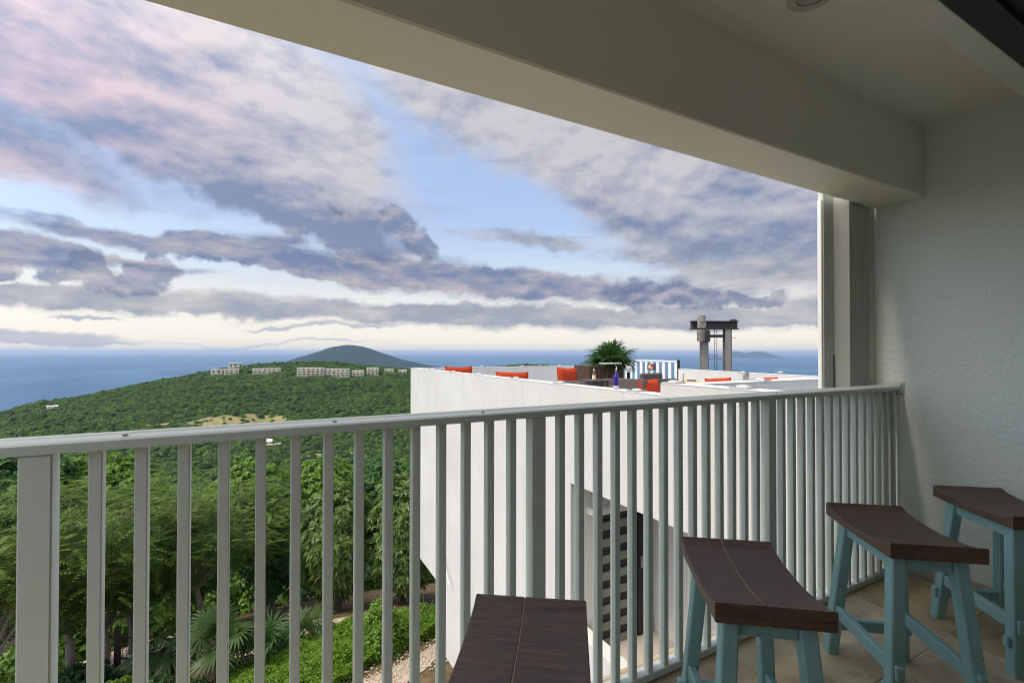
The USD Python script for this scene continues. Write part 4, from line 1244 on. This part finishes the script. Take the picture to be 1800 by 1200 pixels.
for k in range(900):
    a = r_.random(); cpx = np.array([560 + 250 * a, 1245 - 130 * a]) + r_.normal(0, 1, 2) * [22, 9]
    d = ray(*cpx); p = EYE + d * (7.5 / -d[2]); z = terrain(p[0], p[1])
    im = trimesh.creation.icosphere(0, 1.0); v = np.array(im.vertices) * r_.uniform(.012, .045, 3) * [1, 1, .6] + [p[0], p[1], z + .03]
    ms.append((v, np.array(im.faces)))
single("gravel", join(ms), M_grav, "loose pale stones along the gravel strip", "stones", kind="stuff")

M_gc = leafmat("ground_cover_leaf", [(0, (0.119, 0.219, 0.017)), (.5, (0.255, 0.424, 0.029)), (1, (0.495, 0.500, 0.057))], .35, .5)
M_bush = leafmat("bush_leaf", [(0, (0.124, 0.228, 0.026)), (.5, (0.249, 0.406, 0.040)), (1, (0.498, 0.500, 0.072))], .3, .5)
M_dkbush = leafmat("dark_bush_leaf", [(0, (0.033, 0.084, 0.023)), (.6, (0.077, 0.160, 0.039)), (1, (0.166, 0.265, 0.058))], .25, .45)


def leaf_cloud(P, nrm, size, aspect, rng, jitter=.6):
    """Pointed folded leaves at P, roughly facing nrm."""
    n = len(P)
    nn = nrm + rng.normal(size=(n, 3)) * jitter; nn /= np.linalg.norm(nn, axis=1, keepdims=True)
    a = np.cross(nn, rng.normal(size=(n, 3))); a /= np.linalg.norm(a, axis=1, keepdims=True); b = np.cross(nn, a)
    s = (size * rng.uniform(.65, 1.3, n))[:, None]
    q = np.stack([P - a * s, P - b * s * aspect + nn * s * .12, P + a * s - nn * s * .15, P + b * s * aspect + nn * s * .12], 1).reshape(-1, 3)
    k = np.arange(n) * 4
    return q, np.vstack([np.stack([k, k + 1, k + 2], 1), np.stack([k, k + 2, k + 3], 1)])


from shapely.geometry import Polygon, Point
import shapely


def px_region(poly, n, rng, zguess=7.6):
    """Points of the ground spread over a region seen in the photograph."""
    G = np.array([ground_hit(x, y) for x, y in poly])[:, :2]
    pg = Polygon(G).buffer(0); x0, y0, x1, y1 = pg.bounds
    out = np.zeros((0, 2))
    while len(out) < n:
        q = rng.uniform([x0, y0], [x1, y1], (n, 2)); q = q[shapely.contains_xy(pg, q[:, 0], q[:, 1])]; out = np.vstack([out, q])
    return out[:n], pg


r_ = np.random.default_rng(21)
xy, pg = px_region([(395, 1230), (410, 1190), (470, 1165), (520, 1140), (590, 1112), (640, 1100), (690, 1098), (765, 1090), (790, 1110), (760, 1125), (715, 1140), (680, 1160), (640, 1180), (600, 1210), (540, 1240)], 52000, r_)
edge = np.array([pg.exterior.distance(Point(*q)) for q in xy[::13]]); edge = np.repeat(edge, 13)[:len(xy)]
hmap = .06 + .55 * meshkit.fbm(np.stack([xy[:, 0] / .7, xy[:, 1] / .7, xy[:, 0] * 0], 1), 3, 2)
keep = r_.random(len(xy)) < np.clip(edge * 3.0, .25, 1)
xy, hmap = xy[keep], hmap[keep]
zz = terrain(xy[:, 0], xy[:, 1]) + hmap * (1 - r_.random(len(xy)) ** 2.2)
single("ground_cover", leaf_cloud(np.stack([xy[:, 0], xy[:, 1], zz], 1), np.array([0, 0, 1.0]), .044, .55, r_), M_gc, "bright green leafy ground cover on the bank by the path", "ground cover", kind="stuff")
xy, pg = px_region([(-80, 1260), (60, 1130), (150, 1175), (260, 1190), (420, 1175), (560, 1085), (900, 1050), (900, 1040), (300, 1090), (-80, 1090)], 9000, r_)
zz = terrain(xy[:, 0], xy[:, 1]) + .035
single("leaf_litter", leaf_cloud(np.stack([xy[:, 0], xy[:, 1], zz], 1), np.array([0, 0, 1.0]), .05, .45, r_, .35), leafmat("dry_leaf", [(0, (.06, .035, .018)), (.6, (.16, .10, .05)), (1, (.28, .20, .10))], .1, .7), "fallen brown leaves on the ground under the trees", "leaves", kind="stuff")


def bush(label, base, rad, h, n, size, mat, seed, aspect=.45, name="shrub", group=None):
    r_ = np.random.default_rng(seed)
    base = np.array(base, float)
    t = Thing(name, label, "shrub", base, group=group)
    d = r_.normal(size=(n, 3)); d /= np.linalg.norm(d, axis=1, keepdims=True); d[:, 2] = np.abs(d[:, 2])
    lump = .6 + .6 * meshkit.fbm(d * 2.2 + seed, 3, seed)
    P = base + d * (r_.random(n)[:, None] ** .4) * lump[:, None] * [rad, rad, h]
    t.add("foliage", leaf_cloud(P, d * .7 + [0, 0, .5], size, aspect, r_), mat)
    st = []
    for k in range(6):
        q = base + r_.normal(size=3) * [rad * .5, rad * .5, 0] + [0, 0, h * r_.uniform(.5, .85)]
        st.append(tube([base + [0, 0, -.1], base * .45 + q * .55 + [0, 0, .1 * h], q], [.02, .014, .006], 5))
    t.add("stems", join(st), M_trunk)


def gnd(px, py):
    return ground_hit(px, py)


bush("bright green bush beside the path in front of the terrace wall", gnd(672, 1140), .75, 1.25, 5200, .055, M_bush, 31)
bush("bright green low bush touching the terrace wall", gnd(745, 1098), .6, .6, 2600, .05, M_gc, 32)
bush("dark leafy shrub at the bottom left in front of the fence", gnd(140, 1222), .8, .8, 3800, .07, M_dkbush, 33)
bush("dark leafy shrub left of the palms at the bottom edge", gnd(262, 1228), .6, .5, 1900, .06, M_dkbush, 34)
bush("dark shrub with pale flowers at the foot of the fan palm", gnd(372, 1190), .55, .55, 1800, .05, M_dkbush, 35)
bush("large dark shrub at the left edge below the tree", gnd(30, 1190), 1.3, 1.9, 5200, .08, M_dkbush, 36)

bush("leafy green shrub at the bottom edge between the second and third balusters", gnd(205, 1232), .55, .5, 2200, .055, M_bush, 37)
bush("dark shrub at the bottom edge right of the iron fence", gnd(330, 1230), .5, .42, 1900, .055, M_dkbush, 38)
bush("green shrub at the bottom edge behind the first post", gnd(70, 1232), .7, .7, 2600, .06, M_bush, 39)

# palms
fan_palm("dark green fan palm on a short trunk between the balusters", gnd(388, 1186), .95, .60, 18, M_palm2, seed=51, dead=3, updown=(-.5, 1.25), droop=.30, segs=26, width=.026, stalk=.7)
fan_palm("fan palm with drooping grey green leaves beside the iron fence", gnd(300, 1176), .75, .66, 11, M_palm2, seed=52, dead=3, updown=(-.75, .8), droop=.45, segs=26, width=.030, stalk=.8)
fan_palm("young fan palm in front of the second palm trunk", gnd(455, 1172), .35, .7, 9, M_palm, seed=53, updown=(.1, 1.3), droop=.3, segs=22, width=.022, stalk=.8)
fan_palm("small silvery fan palm beside the path", gnd(535, 1132), .25, .75, 14, M_palm2, seed=54, updown=(-.1, 1.1), droop=.4, segs=22, width=.022, stalk=.6)

# iron fence and its stone kerb
M_fence = paint("dark_brown_iron", (.035, .022, .018), .55, .15, 6, metallic=.2)
M_stone = paint("white_kerb_stone", (.62, .60, .54), .85, .12, 6, .4, 30)
fa, fb = gnd(206, 1190), gnd(334, 1166)
fz = max(terrain(fa[0], fa[1]), terrain(fb[0], fb[1]))
fence = Thing("iron_fence", "low dark iron fence with thin bars and a square post beside the driveway", "fence", (fa[0], fa[1], fz))
fu = fb - fa; fu[2] = 0; FLn = np.linalg.norm(fu); fu /= FLn
FP = lambda s, z: np.array([fa[0] + fu[0] * s, fa[1] + fu[1] * s, z])
fence.add("post", bx(fa[0] - .065, fa[0] + .065, fa[1] - .065, fa[1] + .065, fz - .2, fz + .92, .006), M_fence)
fence.add("post", bx(fb[0] - .065, fb[0] + .065, fb[1] - .065, fb[1] + .065, fz - .2, fz + .92, .006), M_fence)
fence.add("rail", bar(FP(.066, fz + .64), FP(FLn - .066, fz + .64), .025, .035), M_fence)
fence.add("rail", bar(FP(.066, fz + .10), FP(FLn - .066, fz + .10), .025, .035), M_fence)
nbars = int(FLn / .125)
for k in range(1, nbars):
    s = k * FLn / nbars
    fence.add("bar", tube([FP(s, fz + .03), FP(s, fz + .70), FP(s, fz + .735)], [.009, .009, .002], 6), M_fence)
for k in range(int(FLn / .16)):
    s = .1 + k * .16
    v, f = arr(bar(FP(s, fz - .03), FP(s + .14, fz - .03 + .004 * (k % 3)), .12, .12, .02)); n3 = np.array([-fu[1], fu[0], 0])
    single("kerb_stone", (v + n3 * .11, f), M_stone, "small white painted kerb stone along the foot of the iron fence", "kerb stone", "white kerb stones along the iron fence")

# ------------------------------------------------------------------ near trees
M_feather = leafmat("feathery_frond", [(0, (0.098, 0.164, 0.020)), (.4, (0.203, 0.313, 0.029)), (.75, (0.400, 0.460, 0.043)), (1, (0.400, 0.460, 0.071))], .38, .55)
M_mango = leafmat("lance_leaf", [(0, (0.098, 0.166, 0.028)), (.45, (0.236, 0.316, 0.046)), (.8, (0.500, 0.483, 0.080)), (1, (0.500, 0.500, 0.149))], .3, .42, spec=.45)
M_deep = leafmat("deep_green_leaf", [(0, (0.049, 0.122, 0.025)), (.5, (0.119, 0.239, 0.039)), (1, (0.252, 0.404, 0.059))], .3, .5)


def frond(c, d, L, w, rng, npair=7):
    """A flat feathery frond: a row of narrow leaflets both sides of a drooping spine."""
    s = np.cross(d, [0, 0, 1.0]); s /= np.linalg.norm(s) + 1e-9
    up = np.cross(s, d); vs, fs = [], []
    for i in range(npair):
        t = (i + .6) / npair
        p = c + d * L * t + np.array([0, 0, -.30 * L * t * t])
        ww = w * math.sin(math.pi * (.15 + .8 * t)) ; hw = L / npair * .40
        for sg in (-1, 1):
            n0 = len(vs); tip = p + s * sg * ww + d * hw * 1.2 + up * rng.normal(0, .012) + np.array([0, 0, -.16 * ww])
            vs += [p - d * hw, tip, p + d * hw]
            fs.append((n0, n0 + 1, n0 + 2) if sg > 0 else (n0, n0 + 2, n0 + 1))
    return np.array(vs), np.array(fs)


def limbs(t, base, ends, r0, rng, mat, name="limb", fork=.45):
    """A tapered trunk that forks into limbs towards the given ends."""
    base = np.array(base, float); ends = np.array(ends)
    mid = base + (ends.mean(0) - base) * fork; mid[:2] = base[:2] + (ends.mean(0) - base)[:2] * fork * .7
    t.add("trunk", tube([base + [0, 0, -.4], base * .5 + mid * .5 + [rng.normal(0, .08), rng.normal(0, .08), 0], mid], [r0 * 1.25, r0, r0 * .8], 9), mat)
    for e in ends:
        k1 = mid + (e - mid) * .35 + [rng.normal(0, .15), rng.normal(0, .15), .10 * np.linalg.norm(e - mid)]
        k2 = mid + (e - mid) * .7 + [rng.normal(0, .15), rng.normal(0, .15), .08 * np.linalg.norm(e - mid)]
        t.add(name, tube([mid - [0, 0, .05], k1, k2, e], [r0 * .55, r0 * .38, r0 * .22, r0 * .06], 6), mat)


def feather_tree(label, base, center, rx, ry, rz, nclump, per, seed, L=.42, group=None):
    """A wide flat crown in layers of feathery fronds."""
    r_ = np.random.default_rng(seed)
    t = Thing("flame_tree", label, "tree", base, group=group)
    ends, parts = [], []
    for k in range(nclump):
        a = r_.uniform(0, 2 * math.pi); q = math.sqrt(r_.random()); lay = r_.random()
        c = np.array(center) + [rx * q * math.cos(a), ry * q * math.sin(a), rz * (lay * 1.6 - .9) * (1 - .5 * q * q) - .25 * rz * q]
        ends.append(c)
        out = np.array([math.cos(a), math.sin(a), .15])
        for j in range(per):
            b = r_.uniform(0, 2 * math.pi); dd = np.array([math.cos(b), math.sin(b), r_.normal(.05, .22)]) + out * .35; dd /= np.linalg.norm(dd)
            parts.append(frond(c + r_.normal(size=3) * [.34, .34, .10], dd, L * r_.uniform(.7, 1.25), L * .20, r_))
    ends = np.array(ends)
    limbs(t, base, ends[r_.choice(len(ends), 11, replace=False)], .095, r_, M_bark2)
    t.add("crown", join(parts), M_feather)
    return t


def whorl_tree(label, base, center, rad, n, seed, mat=None, L=.20, name="mango_tree", flat=1.0, aspect=.17, group=None, droop=.5, lv=9):
    """A dense round crown of whorls of long pointed leaves."""
    r_ = np.random.default_rng(seed)
    mat = mat or M_mango
    t = Thing(name, label, "tree", base, group=group)
    rad = np.array(rad)
    d = r_.normal(size=(n, 3)); d /= np.linalg.norm(d, axis=1, keepdims=True)
    lump = .62 + .60 * meshkit.fbm(d * 1.9 + seed * 1.3, 3, seed)
    C = np.array(center) + d * (r_.random(n)[:, None] ** .28) * lump[:, None] * rad
    vs = []
    for c, dd in zip(C, d):
        ax_ = dd * .8 + [0, 0, .55] + r_.normal(size=3) * .25; ax_ /= np.linalg.norm(ax_)
        e1 = np.cross(ax_, [0.3, .2, 1.0]); e1 /= np.linalg.norm(e1) + 1e-9; e2 = np.cross(ax_, e1)
        for k in range(lv):
            a = k * 2.4 + r_.normal(0, .25); o = e1 * math.cos(a) + e2 * math.sin(a)
            ld = o * .9 + ax_ * r_.uniform(-.1, .75); ld /= np.linalg.norm(ld); sd = np.cross(ld, ax_); sd /= np.linalg.norm(sd) + 1e-9
            l = L * r_.uniform(.7, 1.25); w = l * aspect
            m1 = c + ld * l * .45; tp_ = c + ld * l + np.array([0, 0, -droop * l * .55])
            vs.append([c, m1 - sd * w + [0, 0, .02 * l], m1 + [0, 0, -.05 * l], m1 + sd * w + [0, 0, .02 * l], tp_])
    V = np.array(vs).reshape(-1, 3); k = np.arange(len(vs)) * 5
    f = np.vstack([np.stack([k + a, k + b, k + c_], 1) for a, b, c_ in ((0, 1, 2), (0, 2, 3), (1, 4, 2), (2, 4, 3))])
    limbs(t, base, C[r_.choice(n, 12, replace=False)], .12, r_, M_trunk)
    t.add("crown", (V, f), mat)
    return t


def under(p, dz=0.0):
    return np.array([p[0], p[1], terrain(p[0], p[1]) + dz])


c = at(130, 905, 12.6); feather_tree("wide feathery tree filling the left edge behind the first post", under(c), c, 3.5, 2.6, 1.55, 150, 26, 61, L=.46)
c = at(345, 905, 16.0); feather_tree("wide feathery tree behind the fourth and fifth balusters, its pale branches showing", under(c), c, 3.2, 2.6, 1.75, 140, 26, 62, L=.46)
c = at(-30, 1010, 10.5); feather_tree("low feathery tree at the very left edge beside the first post", under(c), c, 1.5, 1.3, 1.1, 50, 24, 63, L=.42)
c = at(185, 1010, 13.6); feather_tree("low feathery tree hanging over the driveway by the second baluster", under(c), c, 1.9, 1.5, 1.3, 70, 24, 74, L=.44)
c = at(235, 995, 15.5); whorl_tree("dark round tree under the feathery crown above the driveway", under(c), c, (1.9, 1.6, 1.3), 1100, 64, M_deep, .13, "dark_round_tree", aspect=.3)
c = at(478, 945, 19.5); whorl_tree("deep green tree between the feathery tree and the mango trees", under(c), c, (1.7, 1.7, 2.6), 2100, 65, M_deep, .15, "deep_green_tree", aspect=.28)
c = at(592, 945, 16.5); whorl_tree("mango tree with long yellowish leaves behind the bright bush", under(c), c, (1.35, 1.4, 2.15), 1500, 66, None, .22)
c = at(712, 930, 17.0); whorl_tree("mango tree with long leaves half hidden by the terrace wall", under(c), c, (1.45, 1.5, 2.35), 1700, 67, None, .22)
c = at(440, 880, 27.0); whorl_tree("bushy green tree on the slope behind the deep green tree", under(c), c, (2.6, 2.4, 2.6), 1500, 68, M_bush, .24, "bushy_tree", aspect=.32)
c = at(560, 880, 30.0); whorl_tree("light green tree farther down behind the mango trees", under(c), c, (2.9, 2.6, 3.0), 1700, 69, M_bush, .26, "bushy_tree", aspect=.32)
c = at(180, 870, 27.0); whorl_tree("bushy green tree on the slope behind the leftmost feathery tree", under(c), c, (3.2, 2.6, 2.6), 1500, 70, M_bush, .25, "bushy_tree", aspect=.32)
c = at(680, 880, 34.0); whorl_tree("tall bushy tree on the slope beside the terrace wall", under(c), c, (3.2, 2.8, 3.4), 1700, 71, M_deep, .27, "bushy_tree", aspect=.32)
c = at(20, 860, 24.0); whorl_tree("bushy dark tree on the slope at the left edge", under(c), c, (3.0, 2.6, 2.4), 1400, 72, M_deep, .25, "bushy_tree", aspect=.32)
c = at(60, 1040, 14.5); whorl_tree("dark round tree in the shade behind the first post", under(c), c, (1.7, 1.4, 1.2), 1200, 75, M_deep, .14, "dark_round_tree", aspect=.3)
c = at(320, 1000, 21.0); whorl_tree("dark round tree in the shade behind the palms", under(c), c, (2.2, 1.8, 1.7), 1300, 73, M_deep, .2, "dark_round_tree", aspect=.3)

# ------------------------------------------------------------------ haze
g = Graph()
hz = g.n("principled_volume", color=(.38, .50, .70), density=HAZE_DENSITY, anisotropy=.2)
M_haze = g.done("sea_haze", volume=str(hz))
single("haze", bx(-45000, 45000, -45000, 45000, SEA - 12.0, E + 95.0), M_haze, "pale blue sea haze in the air", kind="stuff")
